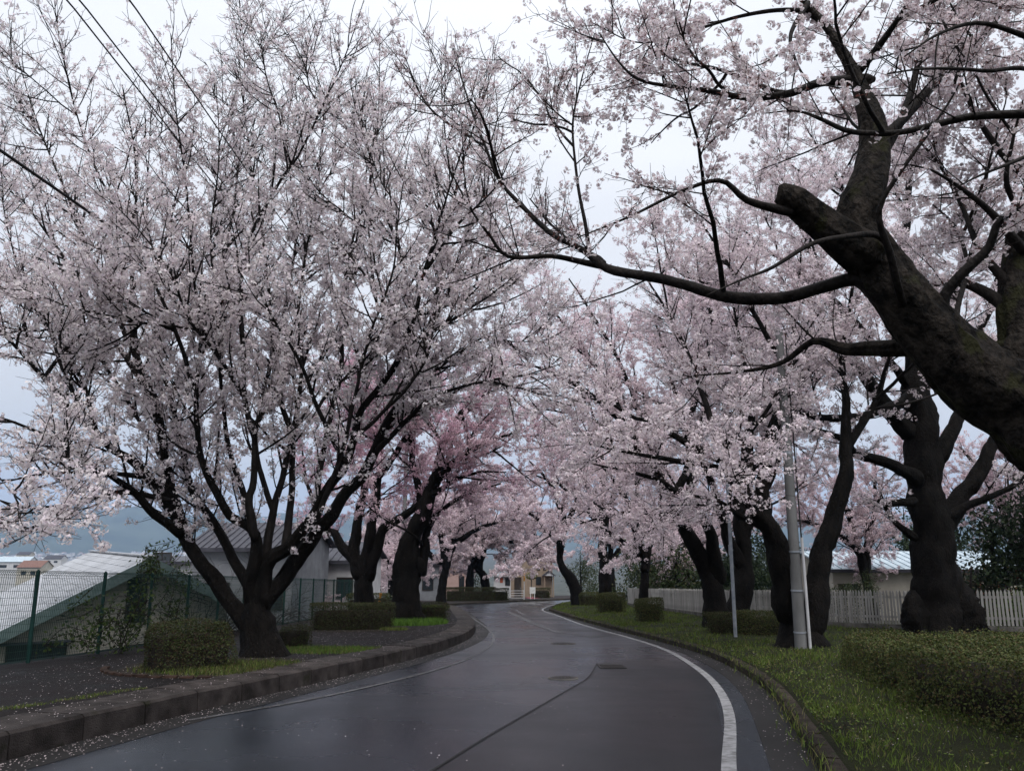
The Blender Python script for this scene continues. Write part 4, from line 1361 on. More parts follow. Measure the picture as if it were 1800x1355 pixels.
# the old leaning tree close on the right
RK[0] = 0.98
YB = 5.9
Bt = [
    [(5.55, 6.0, gz(6) - 0.2, .62), (5.5, 6.0, gz(6) + .4, .5), (5.2, 6.0, 1.2, .42)] + trace([(1860, 775, 84), (1800, 705, 77), (1740, 668, 73), (1680, 618, 67), (1620, 556, 62), (1560, 488, 58), (1515, 425, 54), (1500, 405, 44)], 5.95, YB),
    trace([(1520, 430, 46), (1511, 378, 40), (1518, 311, 34), (1529, 249, 29), (1524, 191, 23), (1507, 133, 15), (1476, 80, 11), (1449, 40, 9), (1413, 0, 8), (1360, -70, 6)], YB, YB + .5),
    trace([(1520, 445, 44), (1470, 405, 40), (1440, 382, 36), (1400, 352, 33), (1384, 341, 29), (1377, 332, 20), (1374, 324, 7)], YB, YB - .25),
    trace([(1545, 520, 20), (1502, 493, 14), (1444, 507, 12), (1378, 524, 12), (1276, 518, 12), (1200, 500, 11), (1147, 487, 10.5), (1071, 472, 9.5), (1027, 440, 7), (967, 410, 6), (913, 360, 5), (877, 317, 4.2), (853, 257, 3.5), (833, 207, 2.8), (810, 133, 2), (797, 85, 1.4)], YB, YB + 1.2),
    trace([(1060, 468, 7), (1020, 461, 6), (967, 450, 5), (893, 450, 4.2), (860, 413, 3.5), (827, 367, 2.6), (790, 297, 1.6)], YB + .9, YB + .2),
    trace([(1035, 443, 4.5), (1030, 400, 4), (1015, 320, 3.2), (1006, 225, 2.6), (1020, 150, 2), (1045, 60, 1.2)], YB + .95, YB + 1),
    trace([(1008, 222, 2), (980, 200, 1.8), (950, 170, 1.5), (922, 142, 1)], YB + 1, YB + 1),
    trace([(1528, 140, 12), (1450, 142, 9), (1387, 164, 8), (1311, 173, 7), (1240, 160, 5.5), (1133, 144, 4), (1089, 111, 2.8), (1053, 58, 1.6)], YB + .3, YB + .2),
    trace([(1389, 164, 5), (1356, 158, 4.5), (1267, 124, 4), (1191, 107, 3.2), (1133, 76, 2.2), (1110, 20, 1.3)], YB + .25, YB + 1),
    trace([(1900, 205, 11), (1800, 200, 9.5), (1711, 202, 8.5), (1644, 218, 7.5), (1578, 233, 7), (1498, 231, 6.5), (1444, 209, 5), (1400, 195, 3), (1340, 200, 1.6)], 4.4, 4.7),
    trace([(1655, 560, 14), (1660, 522, 11), (1693, 480, 10), (1738, 436, 9), (1756, 391, 8), (1800, 360, 7), (1870, 300, 4)], YB, YB - .6),
    trace([(1592, 545, 7), (1576, 500, 8), (1564, 444, 7.5), (1547, 391, 6.5), (1551, 351, 5.5), (1591, 289, 4.5), (1640, 222, 3.5), (1690, 140, 2), (1710, 60, 1.3)], YB - .05, YB - .9, .5),
    trace([(1560, 430, 6), (1540, 414, 6.5), (1489, 416, 5.5), (1427, 429, 5), (1356, 471, 4.2), (1311, 489, 3), (1240, 520, 1.6)], YB - .2, YB - 1, .6),
    trace([(1395, 372, 10), (1370, 368, 9), (1311, 351, 7), (1267, 316, 5.5), (1200, 335, 4), (1110, 380, 3), (1010, 420, 1.5)], YB - .2, YB - .4),
    trace([(1528, 262, 12), (1580, 215, 10), (1653, 133, 9), (1680, 107, 8.5), (1700, 87, 8), (1740, 51, 7), (1760, 13, 6), (1770, -40, 4)], YB + .2, YB + .9),
    trace([(1620, 600, 26), (1585, 607, 18), (1530, 612, 15), (1485, 615, 12), (1430, 600, 7), (1370, 640, 5), (1290, 655, 3), (1220, 660, 1.6)], YB + .3, YB + 1.6),
    [(5.35, 6.5, 0.4, .24)] + trace([(1815, 700, 46), (1800, 600, 40), (1790, 520, 34), (1800, 430, 28), (1830, 330, 22), (1850, 200, 14), (1830, 60, 8)], 6.6, 6.9),
    trace([(1795, 560, 14), (1745, 520, 12), (1690, 497, 9), (1640, 500, 6), (1590, 480, 3)], 6.6, 7.2),
    trace([(1514, 320, 12), (1580, 220, 9), (1610, 120, 7), (1640, 20, 5), (1650, -60, 3)], YB + .2, YB + 1),
    trace([(1505, 130, 9), (1560, 60, 7), (1600, 0, 5), (1640, -60, 3)], YB + .4, YB - .5),
    trace([(1420, 5, 6), (1390, 60, 4.5), (1400, 110, 3.5), (1425, 150, 2)], YB + .4, YB),
    trace([(1449, 42, 6), (1400, 20, 5), (1300, 30, 4), (1200, 60, 3), (1120, 75, 2), (1040, 40, 1.2)], YB + .4, YB + .9),
    trace([(1800, 440, 10), (1740, 370, 7), (1690, 330, 5), (1640, 300, 3), (1600, 290, 2)], 6.6, 6.3),
    trace([(1830, 335, 10), (1760, 270, 7), (1710, 190, 5), (1680, 110, 3), (1670, 40, 2)], 6.7, 7.2),
    trace([(1795, 520, 10), (1725, 440, 7), (1690, 360, 5), (1650, 290, 3.5), (1600, 230, 2)], 6.6, 7.4),
    trace([(1815, 400, 8), (1770, 330, 6), (1780, 250, 4), (1800, 170, 2)], 6.7, 6.2),
    trace([(1700, 630, 8), (1680, 560, 6), (1700, 470, 5), (1680, 400, 4), (1640, 360, 2)], 6.1, 7.6),
    trace([(1860, 90, 8), (1790, 60, 6), (1720, 40, 5), (1650, 60, 3.5), (1590, 100, 2)], 3.9, 3.7),
    trace([(1870, 140, 6), (1800, 120, 5), (1740, 125, 4.5), (1690, 122, 4), (1620, 122, 3), (1560, 130, 1.6)], 4.0, 3.6),
    trace([(1880, 260, 6), (1820, 270, 5), (1770, 290, 4), (1720, 310, 3), (1680, 330, 1.6)], 4.3, 4.1),
]


def dens_b(W):
    # bare wood low on the leaning trunk, fuller bloom high on the right
    d = np.clip(0.42 + (W[:, 0] - 0.2) * 0.24, 0.36, .85)
    d = np.where((W[:, 0] > 1.9) & (W[:, 0] < 3.15) & (W[:, 2] > 3.0) & (W[:, 2] < 4.75) & (W[:, 1] < 6.0), d * .15, d)
    return np.where(W[:, 2] < 2.7, 0.18, d)


def bud_b(W):
    return np.clip(0.55 - (W[:, 0] - 0.2) * 0.18, 0.10, 0.55)


cherry_tree('cherry_tree', 'massive old cherry tree leaning in from the right edge with a sawn off limb', (5.5, 6.0, gz(6)), Bt, 'cherry trees along the road', (0.90, 0.835, 0.855), 0, 18, (0.8, 2.0),
            0.13, (0.35, 1.25), 0.085, (0.12, 0.42), 0.068, 0.07, 0.10, dens_b, budf=bud_b, bark='bark_near', sides=44, knob=0.06, size=(0.8, 1.12), t1=0.3, rmax=0.075, zmin=2.5, wood=.6, bare=(2, 11, 12))

# the row on the right verge
RK[0] = 0.88
YC = 23.2
Ct = [
    rooted(trace([(1655, 1110, 46), (1652, 1075, 48), (1646, 1030, 47), (1640, 980, 45), (1638, 930, 45), (1632, 880, 48), (1625, 850, 40)], YC), .3),
    trace([(1628, 885, 38), (1622, 820, 35), (1615, 720, 30), (1612, 640, 24), (1600, 540, 18), (1590, 430, 12), (1600, 300, 7), (1620, 180, 3)], YC, YC + .6),
    trace([(1655, 925, 22), (1690, 880, 17), (1708, 850, 16), (1735, 800, 14), (1760, 740, 10), (1800, 690, 6), (1840, 600, 4), (1850, 500, 2)], YC, YC + .5),
    trace([(1668, 910, 10), (1720, 880, 7), (1770, 860, 6), (1830, 820, 4), (1900, 800, 2)], YC - .2, YC - 1),
    trace([(1610, 845, 16), (1587, 826, 12), (1547, 808, 11), (1511, 799, 9), (1471, 768, 7), (1400, 750, 5.5), (1330, 745, 4), (1270, 720, 2)], YC - .3, YC - 2.5),
    trace([(1610, 690, 12), (1573, 712, 10), (1533, 728, 9), (1480, 734, 8), (1422, 728, 6.5), (1347, 703, 5), (1280, 680, 3.5), (1180, 640, 2)], YC - .3, YC - 3.5),
    trace([(1600, 760, 20), (1578, 740, 18), (1524, 670, 13), (1498, 617, 10), (1470, 560, 8), (1440, 480, 6), (1400, 380, 4), (1360, 280, 2)], YC, YC - 1),
    trace([(1640, 820, 16), (1690, 720, 12), (1700, 640, 9), (1740, 540, 7), (1770, 420, 5), (1790, 280, 2)], YC + .2, YC + 1.5),
    trace([(1600, 545, 10), (1540, 440, 8), (1480, 330, 5), (1420, 230, 2)], YC + .5, YC + .6),
    trace([(1612, 640, 10), (1680, 520, 8), (1720, 400, 5), (1740, 280, 2)], YC + .3, YC - 2),
    trace([(1612, 700, 9), (1550, 620, 7), (1480, 540, 5.5), (1390, 470, 4), (1300, 400, 2)], YC + .3, YC - 3),
    trace([(1606, 880, 9), (1560, 885, 7.5), (1545, 880, 7)], YC - .5, YC - 1),
    trace([(1608, 945, 8), (1575, 920, 6), (1555, 890, 5), (1545, 850, 3)], YC - .3, YC - .5),
]
tC = cherry_tree('cherry_tree', 'stout cherry tree with burls at its foot behind the near clipped hedge', foot(Ct[0], .3), Ct, 'cherry trees along the road', (0.87, 0.79, 0.82), 2, 20, (2.5, 5),
            0.25, (1.0, 2.4), 0.15, (0.35, 0.85), 00.12, 0.08, 0.06, lambda W: np.clip(0.35 + (W[:, 2] - 2.2) * .35, .25, 1), bark='bark', sides=20, zmin=1.5, knob=0.08, flat=0.7)
Bc = np.array(foot(Ct[0], .3))
for (px, py, r, dy, k) in ((1608, 1076, 20, -.25, 1.4), (1692, 1070, 27, -.25, 1.4)):
    q = at(px, py, YC + dy) - Bc
    rr = r * YC / F_PX
    bark_object('burl', [q - [0, 0, rr * 1.4 * k], q - [0, 0, rr * .8 * k], q, q + [0, 0, rr * .7 * k], q + [0, 0, rr * 1.3 * k]], [rr * 1.05, rr * 1.08, rr, rr * .72, rr * .2], M['bark'], tC, 18, 0.13, rr * .22, px)

YD = on_ground(1405, 1136, .2)[1] + .5
Dt = [
    rooted(trace([(1406, 1128, 40), (1400, 1105, 38), (1396, 1085, 34)], YD), .25),
    trace([(1392, 1110, 27), (1382, 1070, 26), (1378, 1017, 26), (1360, 950, 22), (1338, 901, 19), (1307, 852, 15), (1284, 817, 10), (1249, 803, 8.5), (1213, 786, 8), (1147, 741, 6), (1116, 734, 5), (1060, 700, 3), (1000, 680, 1.6)], YD, YD - 2),
    trace([(1310, 855, 13), (1316, 800, 12), (1320, 740, 8), (1310, 650, 5), (1290, 540, 3)], YD - .5, YD),
    trace([(1342, 905, 15), (1342, 860, 14), (1346, 817, 13), (1351, 790, 12), (1360, 740, 9), (1385, 650, 6), (1400, 540, 4), (1410, 420, 2)], YD, YD + 1),
    trace([(1415, 1110, 25), (1428, 1080, 24), (1436, 1030, 23), (1449, 972, 20), (1467, 905, 18), (1480, 840, 16), (1484, 800, 14), (1490, 720, 10), (1480, 620, 7), (1500, 500, 4), (1510, 380, 2)], YD, YD + .8),
    trace([(1322, 870, 10), (1284, 834, 8), (1231, 817, 7), (1151, 803, 5), (1080, 790, 3), (1010, 775, 1.6)], YD - .4, YD - 2.5),
    trace([(1350, 930, 9), (1300, 905, 6), (1260, 880, 5), (1210, 870, 3)], YD - .3, YD - 2),
    trace([(1285, 815, 8), (1250, 740, 7), (1220, 650, 5), (1180, 560, 4), (1130, 480, 2)], YD - .8, YD - 1),
    trace([(1484, 800, 9), (1530, 720, 7), (1560, 640, 5), (1580, 540, 2)], YD + .4, YD + 1.5),
    trace([(1385, 650, 6), (1320, 540, 5), (1270, 450, 4), (1220, 370, 2)], YD + .5, YD - 1),
]
cherry_tree('cherry_tree', 'dark V forked cherry tree standing right behind the thick grey concrete pole', foot(Dt[0], .25), Dt, 'cherry trees along the road', (0.87, 0.785, 0.815), 2, 22, (2.5, 5),
            0.25, (1.0, 2.6), 0.16, (0.35, 0.9), 0.12, 0.06, 0.05, lambda W: np.clip(0.35 + (W[:, 2] - 1.6) * .4, .2, 1), sides=16, zmin=1.2, knob=0.09, flat=0.7)

YE = 28.8
Et = [
    rooted(trace([(1263, 1096, 26), (1256, 1050, 25), (1249, 1021, 25), (1238, 1000, 20)], YE), .25),
    trace([(1243, 1012, 20), (1227, 977, 17), (1209, 932, 15), (1196, 901, 14), (1180, 868, 12), (1164, 848, 11), (1142, 812, 9), (1100, 740, 6), (1060, 660, 4), (1000, 600, 2)], YE, YE - 1.5),
    trace([(1262, 1015, 16), (1255, 960, 13), (1235, 912, 10), (1213, 888, 8), (1170, 850, 6), (1110, 830, 4), (1040, 815, 2)], YE, YE - 2.5),
    trace([(1205, 920, 10), (1215, 850, 9), (1205, 760, 7), (1180, 660, 5), (1150, 560, 3)], YE, YE + 1),
    trace([(1185, 873, 8), (1220, 790, 7), (1240, 700, 6), (1230, 600, 4), (1220, 500, 2)], YE, YE + 2),
    trace([(1142, 812, 7), (1080, 760, 5.5), (1020, 730, 4), (960, 720, 2)], YE - .8, YE - 2.5),
    trace([(1164, 850, 7), (1130, 740, 5.5), (1090, 640, 4.5), (1040, 550, 3), (1000, 490, 2)], YE - .5, YE + .5),
    trace([(1100, 742, 6), (1030, 690, 5), (960, 650, 3.5), (910, 640, 2)], YE - .8, YE - 3),
    trace([(1060, 662, 5), (1000, 580, 4), (950, 520, 2)], YE - 1, YE - 2),
    trace([(1205, 765, 6), (1240, 640, 5), (1250, 520, 4), (1240, 430, 2)], YE + .6, YE),
    trace([(1235, 915, 6), (1170, 905, 5), (1100, 900, 4), (1020, 920, 2)], YE - 1, YE - 4),
]
cherry_tree('cherry_tree', 'cherry tree leaning over the road just left of the thin steel pole', foot(Et[0], .25), Et, 'cherry trees along the road', (0.87, 0.76, 0.80), 2, 18, (3, 5.5),
            0.27, (1.2, 3.0), 0.18, (0.4, 1.0), 0.12, 0.02, 0.02, lambda W: np.clip(0.35 + (W[:, 2] - .8) * .5, .2, 1), zmin=.5, knob=0.08, flat=0.6, size=(1.0, 1.5), rmax=0.17)
YE2 = 31.5
E2 = [
    rooted(trace([(1296, 1088, 24), (1302, 1050, 24), (1306, 1020, 26), (1308, 985, 18)], YE2), .28),
    trace([(1308, 1000, 18), (1306, 950, 15), (1300, 900, 12), (1290, 800, 10), (1270, 680, 7), (1260, 560, 5), (1250, 440, 2)], YE2, YE2 + 1),
    trace([(1305, 990, 15), (1285, 955, 12), (1265, 900, 9), (1240, 820, 7), (1190, 740, 5), (1130, 690, 3)], YE2, YE2 - 1),
    trace([(1305, 950, 12), (1335, 880, 9), (1370, 800, 7), (1400, 700, 5), (1420, 600, 2)], YE2, YE2 + 1),
    trace([(1300, 900, 8), (1340, 780, 7), (1350, 660, 5), (1340, 540, 2)], YE2, YE2 + 2),
    trace([(1290, 800, 7), (1230, 700, 6), (1190, 590, 4), (1170, 480, 2)], YE2, YE2 - 1),
]
cherry_tree('cherry_tree', 'thick trunked cherry tree half hidden behind the thin steel pole', foot(E2[0], .28), E2, 'cherry trees along the road', (0.87, 0.77, 0.805), 2, 18, (3, 5),
            0.30, (1.2, 3.0), 0.19, (0.4, 1.0), 0.125, 0.02, 0.02, lambda W: np.clip(0.35 + (W[:, 2] - .8) * .5, .2, 1), zmin=.5, knob=0.09, flat=0.6, size=(1.0, 1.5), rmax=0.2)
YG = 42
Gt = [
    rooted(trace([(1131, 1062, 10), (1132, 1030, 10), (1133, 994, 10)], YG), .2),
    trace([(1133, 1000, 10), (1126, 960, 9), (1118, 930, 8), (1100, 880, 6), (1070, 830, 4), (1020, 790, 2)], YG, YG - 2),
    trace([(1133, 1000, 9), (1145, 950, 7), (1160, 890, 5), (1165, 820, 4), (1160, 740, 2)], YG, YG + 1),
    trace([(1118, 930, 6), (1120, 850, 5), (1110, 760, 4), (1090, 680, 2)], YG, YG),
    trace([(1130, 985, 6), (1100, 955, 5), (1060, 930, 3.5), (1020, 915, 2)], YG, YG - 2.5),
]
cherry_tree('cherry_tree', 'slim cherry tree in front of the wall behind the round clipped bush', foot(Gt[0], .2), Gt, 'cherry trees along the road', (0.87, 0.77, 0.805), 2, 18, (3, 5),
            0.34, (1.2, 2.8), 0.22, (0.4, 1.0), 0.135, 0.02, 0.02, None, zmin=0.1, knob=0.08, flat=0.6, size=(1.2, 1.8), rmax=0.2)
YF = 51
Ft_ = [
    rooted(trace([(1066, 1045, 13), (1062, 1000, 12), (1061, 960, 12), (1058, 925, 10)], YF), .2),
    trace([(1059, 935, 10), (1050, 890, 8), (1030, 850, 6), (1000, 800, 4), (960, 760, 2)], YF, YF - 2),
    trace([(1060, 930, 9), (1075, 880, 7), (1090, 820, 5), (1100, 740, 3)], YF, YF + 1),
    trace([(1056, 910, 7), (1062, 840, 5), (1050, 760, 4), (1030, 690, 2)], YF, YF),
    trace([(1055, 925, 6), (1020, 880, 5), (980, 850, 3.5), (940, 835, 2)], YF, YF - 3),
    trace([(1062, 950, 6), (1100, 920, 4.5), (1140, 900, 2)], YF, YF - 2),
]
cherry_tree('cherry_tree', 'straight trunked cherry tree above the pair of clipped bushes by the bend', foot(Ft_[0], .2), Ft_, 'cherry trees along the road', (0.87, 0.755, 0.795), 2, 18, (3, 6),
            0.38, (1.4, 3.2), 0.23, (0.4, 1.1), 0.135, 0.02, 0.02, None, zmin=-.3, knob=0.08, flat=0.6, size=(1.3, 2.0), rmax=0.25)
YH = 61
Ht = [
    rooted(trace([(1017, 1057, 13), (1012, 1035, 13), (1003, 1018, 12), (990, 1000, 10), (985, 975, 9)], YH), .2),
    trace([(985, 985, 9), (986, 950, 8), (990, 920, 7), (980, 880, 5.5), (960, 840, 4), (930, 810, 2)], YH, YH - 2),
    trace([(986, 950, 7), (1005, 900, 6), (1020, 850, 4.5), (1030, 780, 2)], YH, YH + 1),
    trace([(990, 915, 6), (995, 850, 5), (985, 790, 3.5), (970, 730, 2)], YH, YH),
    trace([(988, 960, 5), (960, 930, 4), (935, 905, 3), (900, 890, 1.6)], YH, YH - 2),
]
cherry_tree('cherry_tree', 'black trunked cherry tree bent at the foot on the grass tip inside the road bend', foot(Ht[0], .2), Ht, 'cherry trees along the road', (0.87, 0.755, 0.795), 2, 15, (3, 5.5),
            0.42, (1.4, 3.0), 0.27, (0.4, 1.1), 0.11, 0.02, 0.02, None, zmin=-1.0, knob=0.08, flat=0.6, size=(1.4, 2.2), rmax=0.3)

# the row on the left pavement
YT = 31.5
T1 = [
    rooted(trace([(641, 1085, 25), (640, 1050, 23), (638, 1020, 22), (636, 1000, 20)], YT), PAVE_H),
    trace([(634, 1020, 15), (619, 1003, 13), (604, 962, 11), (592, 938, 9), (575, 930, 8), (558, 900, 6), (540, 850, 4), (530, 780, 2)], YT, YT + 1.5),
    trace([(634, 1010, 15), (625, 983, 12), (625, 944, 11), (628, 915, 10), (640, 860, 9), (655, 800, 7), (680, 730, 5), (690, 640, 3)], YT, YT + 1),
    trace([(640, 1012, 14), (648, 966, 12), (654, 930, 11), (658, 895, 10), (662, 850, 9), (672, 800, 7), (650, 720, 5), (640, 630, 3)], YT, YT - 1),
    trace([(644, 1015, 14), (652, 990, 12), (663, 959, 11), (674, 932, 10), (694, 918, 9), (715, 904, 8), (745, 878, 7), (775, 840, 6), (795, 780, 4), (830, 710, 3), (880, 680, 2)], YT, YT - 1),
    trace([(745, 878, 6), (790, 850, 5), (840, 830, 3.5), (890, 830, 2)], YT - .6, YT - 2),
    trace([(665, 840, 7), (720, 760, 5.5), (770, 700, 4), (830, 660, 3), (900, 650, 2)], YT - .5, YT),
]
cherry_tree('cherry_tree', 'deep pink cherry tree with V forked stems behind the brown box hedge', foot(T1[0], PAVE_H), T1, 'cherry trees along the road', (0.80, 0.575, 0.665), 2, 20, (2.5, 4.8),
            0.27, (1.0, 2.4), 0.18, (0.35, 0.9), 0.125, 0.06, 0.05, lambda W: np.clip(.3 + (W[:, 2] - .6) * .4, .2, 1), zmin=.7, knob=0.08, size=(0.95, 1.45), rmax=0.2)
YI = 31
I1 = [
    rooted(trace([(716, 1092, 33), (715, 1060, 31), (714, 1030, 30), (713, 995, 30), (716, 965, 29), (724, 945, 22)], YI), PAVE_H),
    trace([(722, 960, 22), (736, 925, 18), (750, 885, 15), (760, 850, 12), (775, 800, 9), (800, 740, 6), (840, 690, 4), (890, 640, 2)], YI, YI - .5),
    trace([(735, 990, 14), (742, 1010, 10), (746, 975, 11), (748, 940, 8), (770, 900, 6), (820, 870, 4), (880, 850, 2)], YI, YI + 1),
    trace([(756, 860, 9), (800, 810, 7), (850, 780, 5), (905, 760, 2)], YI, YI - 2),
    trace([(745, 900, 9), (730, 830, 7), (720, 750, 5), (730, 670, 3)], YI, YI + 2),
]
cherry_tree('cherry_tree', 'cherry tree with a short fat gnarled trunk ringed by bright grass', foot(I1[0], PAVE_H), I1, 'cherry trees along the road', (0.82, 0.66, 0.72), 2, 20, (2.5, 5.5),
            0.30, (1.2, 2.6), 0.19, (0.35, 0.95), 0.13, 0.05, 0.04, lambda W: np.clip(.4 + (W[:, 2] - 1.0) * .4, .2, 1), sides=18, zmin=.7, knob=0.10, size=(1.0, 1.5), rmax=0.2)
YJ = 65
J1 = [
    rooted(trace([(776, 1055, 10), (778, 1025, 9), (783, 990, 9)], YJ), .14),
    trace([(783, 998, 8), (768, 985, 6), (750, 968, 5), (720, 945, 3), (690, 930, 2)], YJ, YJ - 2),
    trace([(784, 995, 8), (795, 960, 7), (805, 920, 6), (830, 870, 4), (860, 830, 2)], YJ, YJ),
    trace([(784, 990, 7), (775, 940, 5), (765, 880, 4), (770, 810, 2)], YJ, YJ + 1),
    trace([(797, 955, 6), (840, 930, 4.5), (885, 915, 3), (920, 915, 2)], YJ, YJ - 1),
]
tJ = cherry_tree('cherry_tree', 'slender pale cherry tree where the left pavement turns the corner', foot(J1[0], .14), J1, 'cherry trees along the road', (0.80, 0.68, 0.72), 2, 24, (3, 6),
            0.38, (1.4, 3.0), 0.26, (0.4, 1.1), 0.135, 0.02, 0.02, None, zmin=-1.4, knob=0.08, flat=0.7, size=(1.4, 2.1), rmax=0.32)
YK = 80
K1 = [
    rooted(trace([(826, 1036, 9), (826, 1010, 8), (832, 985, 8)], YK), .14),
    trace([(832, 990, 8), (845, 960, 6), (870, 930, 4), (905, 900, 2)], YK, YK - 3),
    trace([(832, 990, 7), (820, 950, 5), (800, 910, 4), (780, 880, 2)], YK, YK),
    trace([(833, 980, 6), (840, 920, 5), (850, 860, 2)], YK, YK + 1),
]
tK = cherry_tree('cherry_tree', 'far pale cherry tree with an upright trunk behind the long dark hedge', foot(K1[0], .14), K1, 'cherry trees along the road', (0.82, 0.72, 0.75), 2, 26, (3, 7),
            0.42, (1.6, 3.4), 0.34, (0.5, 1.2), 0.13, 0.02, 0.02, None, zmin=-2.4, knob=0.08, flat=0.7, size=(2.1, 3.1), rmax=0.5)
K2 = [
    rooted(trace([(858, 1036, 9), (850, 1015, 9), (838, 995, 8)], YK + 1), .14),
    trace([(840, 1000, 8), (830, 975, 6), (815, 950, 4), (790, 930, 2)], YK + 1, YK),
    trace([(842, 1000, 7), (855, 950, 6), (880, 910, 4), (920, 880, 2)], YK + 1, YK - 2),
    trace([(853, 955, 5), (890, 950, 4), (925, 965, 3), (950, 985, 1.6)], YK, YK - 2),
]
cherry_tree('cherry_tree', 'far pale cherry tree with a slanting trunk behind the long dark hedge', foot(K2[0], .14), K2, 'cherry trees along the road', (0.82, 0.72, 0.75), 2, 26, (3, 7),
            0.42, (1.6, 3.4), 0.34, (0.5, 1.2), 0.13, 0.02, 0.02, None, zmin=-2.4, knob=0.08, flat=0.7, size=(2.1, 3.1), rmax=0.5)


def copy_tree(src, loc, rz, s, label):
    """A copy of a thing and of each of its parts, sharing their meshes."""
    c = src.copy()
    C.objects.link(c)
    c.location = loc; c.rotation_euler = (0, 0, rz); c.scale = (s, s, s)
    c['label'] = label
    for ch in list(src.children):
        d = ch.copy()
        C.objects.link(d)
        d.parent = c
        for g in list(ch.children):
            h = g.copy(); C.objects.link(h); h.parent = d
    return c


for src, x, y, rz, s, label in (
        (tK, -10.5, 70, 2.0, 0.9, 'far pale cherry tree beyond the left fence end, left of the corner tree'),
        (tK, 11.0, 88, 1.2, 1.0, 'far cherry tree behind the bent trunk on the outside of the last bend'),
        (tJ, -12.0, 43, 2.4, 0.62, 'cherry tree beyond the mesh fence behind the deep pink tree'),
        (tK, -13.0, 96, 4.0, 1.0, 'farthest cherry tree left of the beige house'),
        (tJ, 12.3, 56, 0.4, 0.8, 'cherry tree behind the white fence beyond the slim tree'),
        (tJ, 17.0, 38, 3.6, 0.66, 'cherry tree behind the white fence seen between the forked tree and the burled tree'),
        (tK, 15.5, 70, 5.0, 0.9, 'far cherry tree behind the fence right of the straight trunked tree'),
        (tJ, 21.5, 33, 1.9, 0.7, 'cherry tree behind the fence right of the burled tree, filling the right edge'),
        (tK, 4.2, 112, 2.9, 1.1, 'cherry tree rising behind the beige house')):
    copy_tree(src, (x, y, float(terrain(x, y)) + .1 if x < -8.9 else gz(y) + .2), rz, s, label)
print('TREE TRIS', TRI[0])
# ------------------------------------------------------------------ hedges, shrubs, grass
def leaf_quads(P, Nrm, ln, wd, cols, fold=0.5):
    """Rhombic leaves at points P, loosely facing the directions Nrm."""
    n = len(P)
    d = unit(Nrm + rng.normal(size=(n, 3)) * 0.75)
    u = unit(np.cross(d, rng.normal(size=(n, 3))))
    v = np.cross(d, u)
    ln = (np.ones(n) * ln * rng.uniform(.7, 1.25, n))[:, None]
    wd = (np.ones(n) * wd * rng.uniform(.7, 1.25, n))[:, None]
    V = np.stack([P - u * ln * .5, P + v * wd * .5 - d * wd * .1, P + u * ln * .5, P - v * wd * .5 - d * wd * .1], 1).reshape(-1, 3)
    F = np.arange(n * 4).reshape(n, 4)
    return V, F, np.repeat(cols, 4, axis=0)


def palette(n, cs, wts=None):
    cs = np.array(cs)
    k = rng.choice(len(cs), n, p=wts)
    return cs[k] * rng.uniform(.75, 1.25, (n, 1))


HEDGE_G = [(0.040, 0.055, 0.016), (0.060, 0.076, 0.022), (0.090, 0.10, 0.032), (0.085, 0.065, 0.030), (0.03, 0.04, 0.014)]
HEDGE_B = [(0.028, 0.034, 0.013), (0.042, 0.036, 0.018), (0.036, 0.052, 0.017), (0.050, 0.066, 0.022), (0.05, 0.034, 0.02)]


